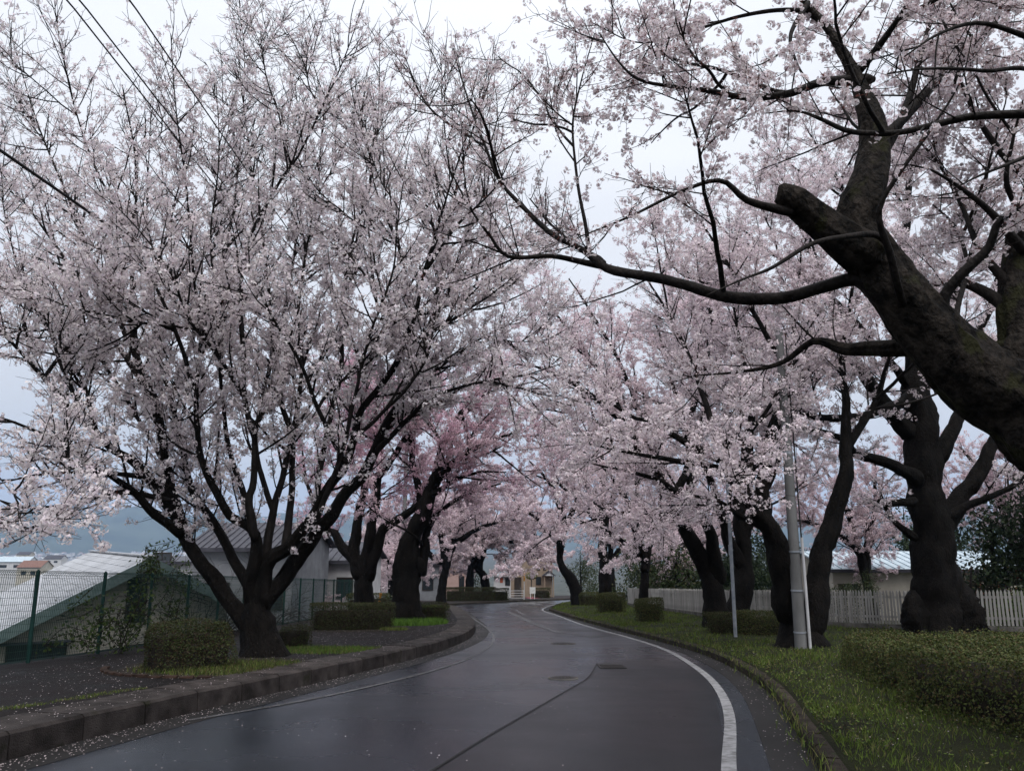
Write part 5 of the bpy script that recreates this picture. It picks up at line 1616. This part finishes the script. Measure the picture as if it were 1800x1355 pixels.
def hedge(name, label, cat, pts, width, height, n, leaf, cols, zf, rnd=0.18, wob=0.06, group=None, tone=None, core=True, sprigs=0.0):
    """A clipped hedge along a line of ground points: a twiggy core and a coat of leaves."""
    p = np.asarray(pts, float)
    if len(p) > 2:
        p = catmull(p, 6)
    base = (p[0][0], p[0][1], float(zf(p[0][0], p[0][1])))
    e = empty(name, base, label, cat, group)
    d0 = np.r_[0, np.cumsum(np.linalg.norm(np.diff(p, axis=0), axis=1))]
    Ltot = d0[-1]
    # surface parameter: along (with round ends) and around the section
    hw = width / 2
    per = 2 * height + width
    tot_end = 2 * hw * math.pi / 2
    s = rng.uniform(-hw, Ltot + hw, n)
    q = rng.uniform(0, per, n)
    side = np.where(q < height, -hw, np.where(q > height + width, hw, q - height - hw))
    zz = np.where(q < height, q, np.where(q > height + width, per - q, height))
    # round the section and the ends
    ox, oz = np.where(np.abs(side) >= hw - 1e-6, np.sign(side), 0.0), np.where(zz >= height - 1e-6, 1.0, 0.0)
    over = np.clip(np.maximum(-s, s - Ltot), 0, hw)
    shrink = np.sqrt(np.clip(1 - (over / hw) ** 2, 0.02, 1)) if len(p) else 1
    corner = np.clip(1 - (hw - np.abs(side)) / rnd, 0, 1) * np.clip(1 - (height - zz) / rnd, 0, 1)
    zz = zz - corner * rnd * .45
    side = side * (1 - corner * rnd * .25 / hw) * shrink
    sx = np.clip(s, 0, Ltot)
    i = np.clip(np.searchsorted(d0, sx) - 1, 0, len(p) - 2)
    t = ((sx - d0[i]) / (d0[i + 1] - d0[i]))[:, None]
    c = p[i] * (1 - t) + p[i + 1] * t
    dr_ = unit(p[i + 1] - p[i]); nr_ = np.stack([-dr_[:, 1], dr_[:, 0]], 1)
    ext = np.where(s < 0, s, np.where(s > Ltot, s - Ltot, 0.0))
    w = wob * (np.sin(s * 5.1 + side * 6) + np.sin(s * 2.3 - zz * 7 + 1) + np.sin(side * 11 + zz * 5)) / 2
    deep = rng.random(n) ** 2.2 * 0.10
    k = 1 + (w - deep) / hw
    xy = c + nr_ * (side * k)[:, None] + dr_ * (ext * k)[:, None]
    hz = zz * (1 + (w - deep) / max(height, .3) * .8) + (rng.random(n) < sprigs) * rng.uniform(0, .12, n)
    Pw = np.c_[xy, zf(xy[:, 0], xy[:, 1]) + np.maximum(hz, .01)]
    Nw = np.c_[nr_ * (ox + side / hw * .4)[:, None] + dr_ * (ext / hw)[:, None], oz + .25]
    P = Pw - np.array(base)
    cc = palette(n, cols)
    V, F, Cc = leaf_quads(P, unit(Nw), leaf, leaf * .55, cc)
    link('foliage', mesh_np('foliage', V, F, M['leaf'], col=np.clip(Cc, 0, .9)), e, 'stuff')
    if core:
        ss = np.linspace(-hw * .55, Ltot + hw * .55, 24)
        sec = [(-.60, 0.02), (-.66, .50), (-.45, .72), (.45, .72), (.66, .50), (.60, .02)]
        rows = []
        for v in ss:
            sx = min(max(v, 0), Ltot)
            j = min(max(int(np.searchsorted(d0, sx)) - 1, 0), len(p) - 2)
            tt = (sx - d0[j]) / (d0[j + 1] - d0[j])
            c0 = p[j] * (1 - tt) + p[j + 1] * tt
            d1 = unit(p[j + 1] - p[j]); n1 = np.array([-d1[1], d1[0]])
            ex = v - sx
            sh = math.sqrt(max(1 - (abs(ex) / hw) ** 2, .05))
            rows.append([(*(c0 + d1 * ex + n1 * hw * a_ * sh - np.array(base[:2])), 0) for a_, b_ in sec])
            for m_, (a_, b_) in enumerate(sec):
                x_, y_, _ = rows[-1][m_]
                rows[-1][m_] = (x_, y_, float(zf(x_ + base[0], y_ + base[1])) - base[2] + height * b_ * (.6 + .4 * sh))
        V = np.array(rows).reshape(-1, 3)
        n6 = len(sec)
        idx = np.arange(len(ss) * n6).reshape(len(ss), n6)
        F = np.stack([idx[:-1, :-1], idx[1:, :-1], idx[1:, 1:], idx[:-1, 1:]], -1).reshape(-1, 4)
        ends = np.array([[idx[0, k], idx[0, k + 1], idx[0, n6 - 2 - k], idx[0, n6 - 1 - k]] for k in range(2)] + [[idx[-1, n6 - 1 - k], idx[-1, n6 - 2 - k], idx[-1, k + 1], idx[-1, k]] for k in range(2)])
        link('stems', mesh_np('stems', V, np.vstack([F, ends]), M['soil']), e)
    return e


def twiggy(e, base, n, R, H, rad=0.004, up=.25, K=6, lean=0.5):
    """Bare fine stems rising from a shrub's foot."""
    a = rng.uniform(0, 2 * math.pi, n)
    p = np.stack([np.cos(a) * R * .5 * rng.random(n), np.sin(a) * R * .5 * rng.random(n), np.zeros(n)], 1)
    d = unit(np.stack([np.cos(a) * lean, np.sin(a) * lean, np.ones(n)], 1) + rng.normal(size=(n, 3)) * .25)
    pts = [p]
    ln = rng.uniform(.5, 1.0, n) * H
    for k in range(K - 1):
        pts.append(pts[-1] + d * (ln / (K - 1))[:, None])
        d = unit(d + rng.normal(size=(n, 3)) * .25 + np.array([0, 0, up - .2]))
    P = np.stack(pts, 1)
    Rr = np.ones((n, 1)) * np.linspace(rad, rad * .35, K)[None, :]
    return P, Rr


on_pave = lambda x, y: gz(np.asarray(y)) + PAVE_H
hedge('hedge', 'big nearest clipped hedge on the right verge below the leaning tree', 'hedge', [(5.75, 10.2), (5.75, 8.6), (5.9, 7.2), (6.2, 5.8)], 1.8, .70, 40000, .040, HEDGE_G, verge_z, .12, .05, sprigs=.12)
hedge('hedge', 'lower clipped hedge joining the big one on its far side', 'hedge', [(6.1, 11.6), (6.5, 13.2), (6.95, 15.0)], 1.6, .56, 20000, .043, HEDGE_G, verge_z, .12, .05, sprigs=.12)
hedge('hedge', 'wide hedge behind the nearest one, below the burled trunk', 'hedge', [(7.9, 12.3), (10.0, 12.7), (12.4, 13.4)], 2.6, .66, 22000, .046, HEDGE_G, verge_z, .12, .05, sprigs=.12)
a, b = on_ground(1290, 1112, .2), on_ground(1345, 1115, .2)
hedge('clipped_bush', 'low box bush between the paired trunks and the thin steel pole', 'bush', [(a[0] - .25, a[1] + .6), (a[0] + .3, a[1] + .4)], 1.0, .62, 7000, .045, HEDGE_B, verge_z)
hedge('clipped_bush', 'low box bush between the thin steel pole and the concrete pole', 'bush', [(b[0] - .2, b[1] + .6), (b[0] + .3, b[1] + .5)], 1.0, .68, 7000, .045, HEDGE_G, verge_z)
c = on_ground(1145, 1092, .18)
hedge('clipped_bush', 'round clipped bush alone on the grass left of the leaning trunk', 'bush', [(c[0] - .06, c[1] + .5), (c[0] + .06, c[1] + .5)], 1.12, .96, 9000, .045, HEDGE_G, verge_z, .5, .04)
c = on_ground(1074, 1076, .18)
hedge('clipped_bush', 'larger rounded bush of the pair by the bend, the nearer one', 'bush', [(c[0] - .15, c[1] + .6), (c[0] + .3, c[1] + .6)], 1.25, 1.05, 9000, .05, HEDGE_G, verge_z, .4, .04)
c = on_ground(1040, 1064, .18)
hedge('clipped_bush', 'paler square bush of the pair by the bend, the farther one', 'bush', [(c[0] - .2, c[1] + .6), (c[0] + .5, c[1] + 1.0)], 1.3, .95, 8000, .055, HEDGE_G + [(0.075, 0.085, 0.03)], verge_z, .3, .05)

hedge('shrub', 'bushy brown twiggy shrub left of the many stemmed trunk', 'shrub', [tuple(on_ground(300, 1178, PAVE_H)[:2]), tuple(on_ground(360, 1172, PAVE_H)[:2])], 0.95, .78, 11000, .034, HEDGE_B, on_pave, .4, .07, sprigs=.12)
hedge('shrub', 'small dark shrub right of the many stemmed trunk', 'shrub', [tuple(on_ground(505, 1136, PAVE_H)[:2]), tuple(on_ground(525, 1134, PAVE_H)[:2])], .55, .48, 3500, .032, HEDGE_B, on_pave, .3, .06, sprigs=.1)
b1, b2 = on_ground(560, 1108, PAVE_H), on_ground(668, 1106, PAVE_H)
hedge('hedge', 'dark brown box hedge in front of the deep pink tree', 'hedge', [(b1[0], b1[1] + .4), (b2[0], b2[1] + .4)], .85, .82, 16000, .036, HEDGE_B, on_pave, .14, .03)
hedge('shrub', 'olive brown low shrub between the pink tree and the fat trunk', 'shrub', [(-5.6, 32.4), (-5.0, 32.2)], 1.0, .8, 5000, .045, HEDGE_B + [(0.075, 0.06, 0.028)], on_pave, .3, .06)
hedge('shrub', 'dark shrub hugging the right side of the fat gnarled trunk', 'shrub', [(-3.35, 32.2), (-2.9, 32.2)], .85, .7, 4000, .045, HEDGE_B, on_pave, .3, .05)
hedge('hedge', 'low green hedge behind the orange marker post', 'hedge', [(-7.2, 37), (-6.2, 37.4)], 1.0, 1.0, 5000, .05, HEDGE_G, on_pave, .2, .04)
zz14 = lambda x, y: gz(np.asarray(y)) + .14
hedge('hedge', 'long dark hedge across the far bend below the pale trees', 'hedge', [(X(796, 78), 77.5), (X(862, 78), 78.2)], 1.2, 1.3, 9000, .085, HEDGE_B, zz14, .15, .03)
hedge('hedge', 'short dark hedge joining the right end of the long far hedge', 'hedge', [(X(868, 80), 80), (X(886, 80), 80.3)], 1.1, 1.2, 4000, .075, HEDGE_B, zz14, .15, .03)
hedge('hedge', 'small dark hedge under the beige house window', 'hedge', [(X(942, 95), 96), (X(960, 95), 96)], 1.0, 1.2, 3000, .08, HEDGE_B, zz14, .15, .03)
c = (X(932, 97), 97)
# small trained pine at the house corner
e = empty('garden_tree', (c[0], c[1], gz(c[1])), 'small yellow green garden tree at the corner of the beige house', 'tree')
MB().cyl((0, 0, -.2), (.1, 0, 2.6), .07, .05, 8).build('trunk', M['bark'], e)
nP = 900
d_ = unit(rng.normal(size=(nP, 3))) * rng.random((nP, 1)) ** .4 * np.array([.75, .6, .45]) + np.array([.1, 0, 2.7])
V, F, Cc = leaf_quads(d_, unit(d_ - np.array([.1, 0, 2.6])), .16, .09, palette(nP, [(.11, .13, .02), (.16, .16, .03), (.07, .10, .02)]))
link('crown', mesh_np('crown', V, F, M['leaf'], col=Cc), e, 'stuff')


def leafy_tree(name, label, x, y, base_z, h, lobes, n, leaf, cols, trunk_r=.14, cat='tree', asp=.5, group=None, trunk_h=.6):
    """Evergreen: tapered trunk, limbs into each lobe, and leaves spread through the lobes' volume in clumps."""
    e = empty(name, (x, y, base_z), label, cat, group)
    bark_object('trunk', [(0, 0, -.3), (0.05, 0, h * .3), (-.05, .05, h * trunk_h), (0, 0, h * .92)], [trunk_r * 1.2, trunk_r, trunk_r * .7, trunk_r * .15], M['bark'], e, 9, .05, .3, 3)
    lb = np.array(lobes, float)                     # x, y, z, rx, ry, rz
    vol = lb[:, 3] * lb[:, 4] * lb[:, 5]
    mb = MB()
    for l_ in lb:
        mb.cyl((0, 0, max(.3, l_[2] - l_[5] * 1.1)), tuple(l_[:3]), trunk_r * .4, .02, 6)
    mb.build('limbs', M['bark'], e)
    k = rng.choice(len(lb), n // 14, p=vol / vol.sum())
    cen = lb[k, :3] + unit(rng.normal(size=(len(k), 3))) * (rng.random((len(k), 1)) ** .45) * lb[k, 3:]
    j = rng.integers(0, len(cen), n)
    P = cen[j] + rng.normal(size=(n, 3)) * leaf * 1.3
    out = unit(P - lb[k[j], :3])
    V, F, Cc = leaf_quads(P, out, leaf, leaf * asp, palette(n, cols) * rng.uniform(.7, 1.3, (len(cen), 1))[j])
    link('crown', mesh_np('crown', V, F, M['leaf'], col=Cc), e, 'stuff')
    return e


DARK = [(.014, .024, .012), (.020, .032, .015), (.028, .040, .018), (.010, .018, .010)]
MID = [(.03, .045, .018), (.04, .06, .022), (.025, .036, .016), (.06, .06, .03)]
tz = lambda x, y: float(terrain(x, y))
for (x, y, h, w, n, cols, label) in (
        (20.5, 29, 7.2, 2.2, 9000, DARK, 'tall dark evergreen behind the picket fence at the right edge'),
        (18.6, 30.5, 4.6, 1.6, 5000, DARK, 'shorter dark evergreen left of the tall one behind the picket fence'),
        (24.0, 32, 8.0, 2.6, 6000, DARK, 'tallest dark evergreen beyond the right edge behind the fence'),
        (10.8, 52, 4.8, 2.4, 5000, MID, 'bushy evergreen above the wall behind the slim cherry'),
        (13.4, 47, 4.4, 2.2, 5000, DARK, 'dark evergreen above the fence right of the slim cherry'),
        (11.0, 63, 5.6, 2.6, 4500, MID, 'olive evergreen behind the straight trunked cherry'),
        (16.0, 55, 4.6, 2.2, 4000, DARK, 'low dark evergreen behind the thick trunked cherry'),
        (13.5, 78, 6.2, 3.0, 4500, MID, 'far green tree beyond the bent trunk'),
        (20, 62, 7.0, 3.4, 4500, DARK, 'far dark evergreen deep behind the right fence'),
        (26, 52, 7.0, 3.6, 4500, DARK, 'dark evergreen beyond the blue roofed house'),
        (34, 60, 8.0, 4.0, 4500, DARK, 'broad dark evergreen far beyond the blue roofed house'),
        (-10.4, 54, 3.8, 2.0, 3500, MID, 'green tree behind the far end of the mesh fence'),
        (-6.2, 98, 5.2, 2.6, 3500, DARK, 'dark evergreen between the pink house and the hut'),
        (-13, 104, 7.0, 3.6, 3500, DARK, 'dark evergreen left of the farthest cherry'),
        (9.5, 110, 6.4, 3.2, 3500, MID, 'green tree right of the beige house')):
    lob = [(rng.uniform(-.4, .4) * w, rng.uniform(-.4, .4) * w, h * z_, w * r_, w * r_, h * .17) for z_, r_ in ((.22, .9), (.4, 1.0), (.58, .85), (.75, .6), (.9, .32))]
    leafy_tree('evergreen_tree', label, x, y, min(tz(x, y), gz(y)) if x < 0 else tz(x, y), h, lob, int(n * .8), (.20 if y < 40 else .26) , cols, group='evergreen trees behind the cherries')
# low garden shrubs behind the picket fence
for (x, y, h, w, n, cols, label) in (
        (16.2, 26.0, 1.6, .9, 2500, [(.06, .09, .02), (.045, .07, .02)], 'bright green shrub peeping over the picket fence right of the burled trunk'),
        (18.8, 26.3, 2.2, .8, 2500, [(.11, .09, .03), (.08, .07, .025), (.06, .07, .025)], 'yellowish shrub above the picket fence near the right edge'),
        (12.3, 30.4, 1.8, 1.1, 3000, MID, 'olive shrub over the fence left of the burled trunk'),
        (14.4, 32.5, 2.4, .6, 1500, MID, 'thin upright shrub before the blue roofed house'),
        (10.4, 38.5, 1.7, .8, 2000, MID, 'shrub over the fence behind the paired trunks')):
    leafy_tree('garden_shrub', label, x, y, tz(x, y), h, [(0, 0, h * .55, w, w, h * .4), (w * .4, 0, h * .8, w * .6, w * .6, h * .22)], n, .075, cols, .035, 'shrub', group='garden shrubs behind the picket fence')
# bare reddish tree by the right edge
e = empty('bare_tree', (16.0, 27.8, tz(16.0, 27.8)), 'bare reddish twiggy tree right of the burled trunk behind the fence', 'tree')
tr = bark_object('trunk', [(0, 0, -.2), (.05, 0, .8), (0, .05, 1.6), (.08, 0, 2.4)], [.07, .06, .045, .02], M['bark_smooth'], e, 8, .04, .2, 1)
P, R = twiggy(e, None, 60, .3, 3.2, .012, .15, 8, .55)
P1, R1 = grow(P, R, .14, .3, (.3, .8), .1, 5, .15, .006, .0022)
Vb, Fb = tubes(np.vstack([resample(q, n=8)[None] for q in P]), R, 4)
V1, F1 = tubes(P1, R1, 3)
link('branches', mesh_np('branches', np.vstack([Vb, V1]), np.vstack([Fb, F1 + len(Vb)]), M['bark_smooth']), e, 'stuff')
pp = P1[:, -1]
V, F, Cc = leaf_quads(pp + rng.normal(size=pp.shape) * .02, rng.normal(size=pp.shape), .05, .03, palette(len(pp), [(.16, .06, .035), (.12, .05, .03)]))
link('leaves', mesh_np('leaves', V, F, M['leaf'], col=Cc), e, 'stuff')
# bare arching shrub at the mesh fence
for (x, y, n, H, label) in ((-8.9, 23.5, 70, 3.0, 'bare arching grey shrub spilling over the mesh fence right of the many stemmed tree'), (-8.7, 29.0, 60, 2.8, 'second bare arching shrub over the mesh fence behind the brown box hedge')):
    e = empty('bare_shrub', (x, y, gz(y) + .0), label, 'shrub', 'bare shrubs at the mesh fence')
    P, R = twiggy(e, None, n, .8, H, .009, .08, 9, .8)
    P1, R1 = grow(P, R, .16, .3, (.3, 1.0), -.1, 6, .18, .005, .0022)
    Vb, Fb = tubes(P, R, 4)
    V1, F1 = tubes(P1, R1, 3)
    link('stems', mesh_np('stems', np.vstack([Vb, V1]), np.vstack([Fb, F1 + len(Vb)]), M['bark_smooth']), e, 'stuff')
    pp = P1[:, rng.integers(2, 6)]
    V, F, Cc = leaf_quads(pp, rng.normal(size=pp.shape), .03, .02, palette(len(pp), [(.09, .11, .04), (.12, .12, .06)]))
    link('leaves', mesh_np('leaves', V, F, M['leaf'], col=Cc), e, 'stuff')


# the climber over the fence and the gable
def vine(label, segs, n, leaf, cols, base, group):
    e = empty('climbing_plant', base, label, 'climbing plant', group)
    B = np.array(base)
    Ps, Ls = [], []
    for (a, b, spread, w) in segs:
        a, b = np.array(a), np.array(b)
        m = int(n * w)
        t = rng.random((m, 1))
        Ls.append(a + (b - a) * t + rng.normal(size=(m, 3)) * np.array([spread * .8, spread * .35, spread]))
        for k in range(int(10 * w * 3) + 2):
            mid = (a + b) / 2 + rng.normal(size=3) * spread
            s0, s1 = a + rng.normal(size=3) * spread * .4, b + rng.normal(size=3) * spread
            Ps.append(resample(catmull(np.array([s0, mid, s1]), 5), n=8))
    P = np.array(Ps) - B
    Vb, Fb = tubes(P, np.ones(P.shape[:2]) * .007, 4)
    link('stems', mesh_np('stems', Vb, Fb, M['twig']), e, 'stuff')
    L = np.vstack(Ls) - B
    V, F, Cc = leaf_quads(L, rng.normal(size=L.shape) * .6 + np.array([.4, -.7, .4]), leaf, leaf * .5, palette(len(L), cols))
    link('foliage', mesh_np('foliage', V, F, M['leaf'], col=Cc), e, 'stuff')


VG = [(.030, .050, .016), (.045, .070, .022), (.065, .09, .028), (.022, .036, .014)]
w_ = lambda px, py, Y: at(px, py, Y)
vine('leafy climber covering the middle of the mesh fence in front of the gable', [(w_(215, 1140, 16.6), w_(250, 1040, 16.9), .28, .42), (w_(150, 1135, 15.6), w_(190, 1080, 16.0), .20, .2), (w_(300, 1120, 18.4), w_(310, 1060, 18.4), .25, .18),
      (w_(110, 1085, 15.6), w_(170, 1055, 16.0), .14, .06), (w_(80, 1130, 15.0), w_(140, 1110, 15.2), .12, .06)], 1500, .09, VG, tuple(w_(215, 1150, 16.6)), 'climbing plants')
vine('climber crowning the peak of the gabled house', [(w_(268, 1020, 21.6), w_(265, 975, 22.0), .22, .5), (w_(300, 1020, 21.6), w_(340, 1030, 21.6), .3, .4), (w_(255, 965, 21.8), w_(310, 955, 21.8), .10, .05), (w_(300, 990, 21.8), w_(325, 945, 21.8), .08, .05)], 650, .10, VG, tuple(w_(270, 1060, 21.6)), 'climbing plants')


# grass: blades growing from points
def blades(name, label, P, h, w, cols, kind='stuff'):
    n = len(P)
    a = rng.uniform(0, 2 * math.pi, n)
    u = np.stack([np.cos(a), np.sin(a), np.zeros(n)], 1)
    hh = (np.ones(n) * h * rng.uniform(.5, 1.4, n))[:, None]
    lean = np.stack([rng.normal(size=n) * .45, rng.normal(size=n) * .45, np.ones(n)], 1)
    lean2 = unit(lean + np.stack([lean[:, 0] * .8, lean[:, 1] * .8, np.zeros(n)], 1))
    lean = unit(lean)
    w = (np.ones(n) * w)[:, None]
    mid = P + lean * hh * .55
    tip = mid + lean2 * hh * .5
    V = np.stack([P - u * w * .5, P + u * w * .5, mid + u * w * .4, tip, mid - u * w * .4], 1).reshape(-1, 3)
    b = np.arange(n)[:, None] * 5
    F = np.vstack([b + np.array([[0, 1, 2]]), b + np.array([[0, 2, 4]]), b + np.array([[4, 2, 3]])])
    o = link(name, mesh_np(name, V, F, M['grass'], col=np.repeat(cols, 5, axis=0)), None, kind)
    tag(o, label, 'grass')
    return o


GR = [(.072, .110, .020), (.092, .135, .025), (.115, .145, .035), (.155, .145, .06), (.052, .082, .018), (.07, .065, .03)]
GRB = [(.07, .14, .02), (.085, .16, .028), (.055, .11, .018)]
n = 82000
t = rng.random(n)
yy = 4.0 * (80 / 4.0) ** (t ** 1.05)
kr_x = kerb_x_right(yy) + .24
right = np.where(yy < 22, 9.5, np.interp(yy, fence_r[:, 1], fence_r[:, 0]))
xx = kr_x + (np.maximum(right - kr_x, .5)) * rng.random(n) ** 1.25
clump = (vnoise(xx, yy, .9, 1) - .5) * 2.4 + (vnoise(xx, yy, 3.1, 2) - .5) * 2.2
keep = rng.random(n) < np.clip(.6 + .32 * clump, .08, 1)
xx, yy, clump = xx[keep], yy[keep], clump[keep]
P = np.c_[xx, yy, verge_z(xx, yy)]
hgt = (.060 + .035 * np.clip(clump, -1, 2)) * rng.uniform(.7, 1.3, len(P))
blades('grass', 'rough green grass covering the right verge', P, hgt, np.clip(.0045 + yy * .00045, .005, .03), palette(len(P), GR, [.26, .24, .18, .09, .14, .09]))
n = 1100
t = rng.random(n)
yy = 5.0 * (40 / 5.0) ** t
P = np.c_[kerb_x_right(yy) + rng.normal(size=n) * .07 - .02, yy, gz(yy) + .02 + .12 * (rng.random(n) < .7)]
blades('grass', 'weeds growing along the mossy kerb of the right verge', P, .09, np.clip(.005 + yy * .0004, .005, .03), palette(n, GR))


n = 9000
t = rng.random(n)
yy = 4.5 * (24 / 4.5) ** t
xx = kerb_x_right(yy) + .22 + 4.5 * rng.random(n) ** 1.5
ok = vnoise(xx, yy, 1.4, 9) > .45
xx, yy = xx[ok], yy[ok]
P = np.c_[xx, yy, verge_z(xx, yy) + .02 + rng.random(len(xx)) * .04]
V, F, Cc = leaf_quads(P, np.array([[0, 0, 1.0]]) + rng.normal(size=P.shape) * .4, .030 + yy * .0008, .018 + yy * .0005, palette(len(P), GR + HEDGE_B))
tag(link('ground_cover', mesh_np('ground_cover', V, F, M['leaf'], col=Cc), None, 'stuff'), 'low broad leaved weeds among the verge grass', 'weeds')


def patch(label, cx, cy_, rx, ry, n, h, w, cols, rot=0.0):
    r = np.sqrt(rng.random(n)) * (1 + .15 * np.sin(rng.uniform(0, 6, n)))
    a = rng.uniform(0, 2 * math.pi, n)
    x, y = np.cos(a) * r * rx, np.sin(a) * r * ry
    c, s = math.cos(rot), math.sin(rot)
    x, y = cx + x * c - y * s, cy_ + x * s + y * c
    ok = x < kerb_x_left(y) - .6
    x, y = x[ok], y[ok]
    blades('grass', label, np.c_[x, y, pave_z(x, y)], h, w, palette(len(x), cols))


g = on_ground(400, 1182, PAVE_H); patch('grass tuft patch at the foot of the many stemmed tree', g[0] - .1, g[1] + .6, 1.5, 1.1, 5200, .085, .010, HEDGE_G + GR)
g = on_ground(575, 1143, PAVE_H); patch('bright grass strip right of the many stemmed trunk', g[0] - .1, g[1], 1.4, .9, 4200, .07, .011, GRB + GR)
g = on_ground(735, 1082, PAVE_H); patch('vivid green grass round the fat gnarled trunk', -3.7, 29.6, 1.2, 1.9, 5200, .17, .02, GRB)
patch('grass under the slender corner tree', -6.0, 50, 2.0, 3.5, 2500, .15, .03, GRB + GR)
patch('grass tuft at the right end of the brown box hedge', -3.7, 25.3, .4, .5, 700, .09, .014, GR)
for (px, py) in ((60, 1240), (140, 1228), (230, 1213), (20, 1246), (185, 1220)):
    g = on_ground(px, py, PAVE_H)
    patch('thin grass in the joint behind the kerb stones', g[0] - .05, g[1], .30, .10, 160, .03, .006, GR, 1.0)
mbb = None
# soil beds under the left plantings
for (cx, cy_, rx, ry) in ((on_ground(395, 1182, PAVE_H)[0] - .3, on_ground(395, 1182, PAVE_H)[1] + 1.0, 1.9, 1.7), (-5.1, 25.3, 1.9, 1.1), (-4.1, 30.8, 1.7, 2.2)):
    aa = np.linspace(0, 2 * math.pi, 40, endpoint=False)
    rr = 1 + .08 * np.sin(aa * 3 + cx) + .05 * np.sin(aa * 7)
    x, y = cx + np.cos(aa) * rx * rr, cy_ + np.sin(aa) * ry * rr
    x = np.minimum(x, kerb_x_left(y) - .74)
    MB().add([(x_, y_, float(pave_z(x_, y_)) + .004) for x_, y_ in zip(x, y)], [tuple(range(40))]).build('soil_bed', M['soil'], kind='structure')
# brick edging round the tree bed
c0 = on_ground(395, 1182, PAVE_H)
edge = empty('brick_edging', (c0[0] - 1.6, c0[1] + .9, float(pave_z(0, c0[1] + .9))), 'short curve of red brown bricks edging the bed of the many stemmed tree', 'brick edging')
bm_ = MB().box(-.10, .10, -.045, .045, -.05, .035).mesh('brick', M['brick'])
for k in range(13):
    a = math.radians(195 + k * 7.5)
    x, y = c0[0] - .3 + math.cos(a) * 1.95, c0[1] + 1.0 + math.sin(a) * 1.75
    if x > kerb_x_left(y) - .85: continue
    o = link('brick', bm_, edge)
    o.location = (x - edge.location[0], y - edge.location[1], float(pave_z(x, y)) - edge.location[2] + rng.uniform(-.008, .008))
    o.rotation_euler = (rng.normal() * .04, rng.normal() * .04, a + math.pi / 2 + rng.normal() * .06)

# fallen petals
n = 9000
t = rng.random(n)
yy = 4.5 * (34 / 4.5) ** t
kind_ = rng.random(n)
kx = kerb_x_left(yy)
kr_ = kerb_x_right(yy)
xg = kx + np.abs(rng.normal(size=n)) * .22 + .03
xp = kx - .1 - rng.random(n) * 4.6
xr = kerb_x_right(yy) - np.abs(rng.normal(size=n)) * .25 - .02
xm_ = kx + rng.random(n) * 5.5
x = np.where(kind_ < .26, xg, np.where(kind_ < .78, xp, np.where(kind_ < .84, xr, xm_)))
x = np.maximum(x, fx(fence_l, yy) - .2)
z = gz(yy) + np.where(x < kx - .02, PAVE_H + np.where(x > kx - .74, .022, .007), .012)
ong = kind_ > .93
x = np.where(ong, kr_ + .3 + rng.random(n) * 3.5, x)
z = np.where(ong, verge_z(x, yy) + .05, z)
a = rng.uniform(0, 2 * math.pi, n); s = rng.uniform(.006, .010, n) * (1 + yy * .012)
dx_, dy_ = np.cos(a) * s, np.sin(a) * s
P = np.c_[x, yy, z]
U = np.c_[dx_, dy_, rng.normal(size=n) * .002]; W = np.c_[-dy_ * .75, dx_ * .75, rng.normal(size=n) * .002]
V = np.stack([P - U, P + W, P + U, P - W], 1).reshape(-1, 3)
col = np.array([.62, .54, .55]) * rng.uniform(.45, 1.05, (n, 1))
tag(link('fallen_petals', mesh_np('fallen_petals', V, np.arange(n * 4).reshape(n, 4), M['petal'], col=np.repeat(col, 4, 0)), None, 'stuff'), 'pale fallen petals strewn over the gutters and pavement', 'petals')

# ------------------------------------------------------------------ the damp air over the valley
hz = MB().box(-9500, 9500, -2200, 9500, -64, 620).build('haze', None, kind='stuff')
hz.data.materials.clear()
hm = bpy.data.materials.new('haze')
hm.use_nodes = True
hn, hl = hm.node_tree.nodes, hm.node_tree.links
hn.clear()
ho = hn.new('ShaderNodeOutputMaterial')
hv = hn.new('ShaderNodeVolumePrincipled')
hv.inputs['Color'].default_value = (0.50, 0.68, 1.0, 1)
hv.inputs['Density'].default_value = 0.00012
hl.new(hv.outputs['Volume'], ho.inputs['Volume'])
hz.data.materials.append(hm)
tag(hz, 'thin bluish haze over the valley and the hills', 'haze')
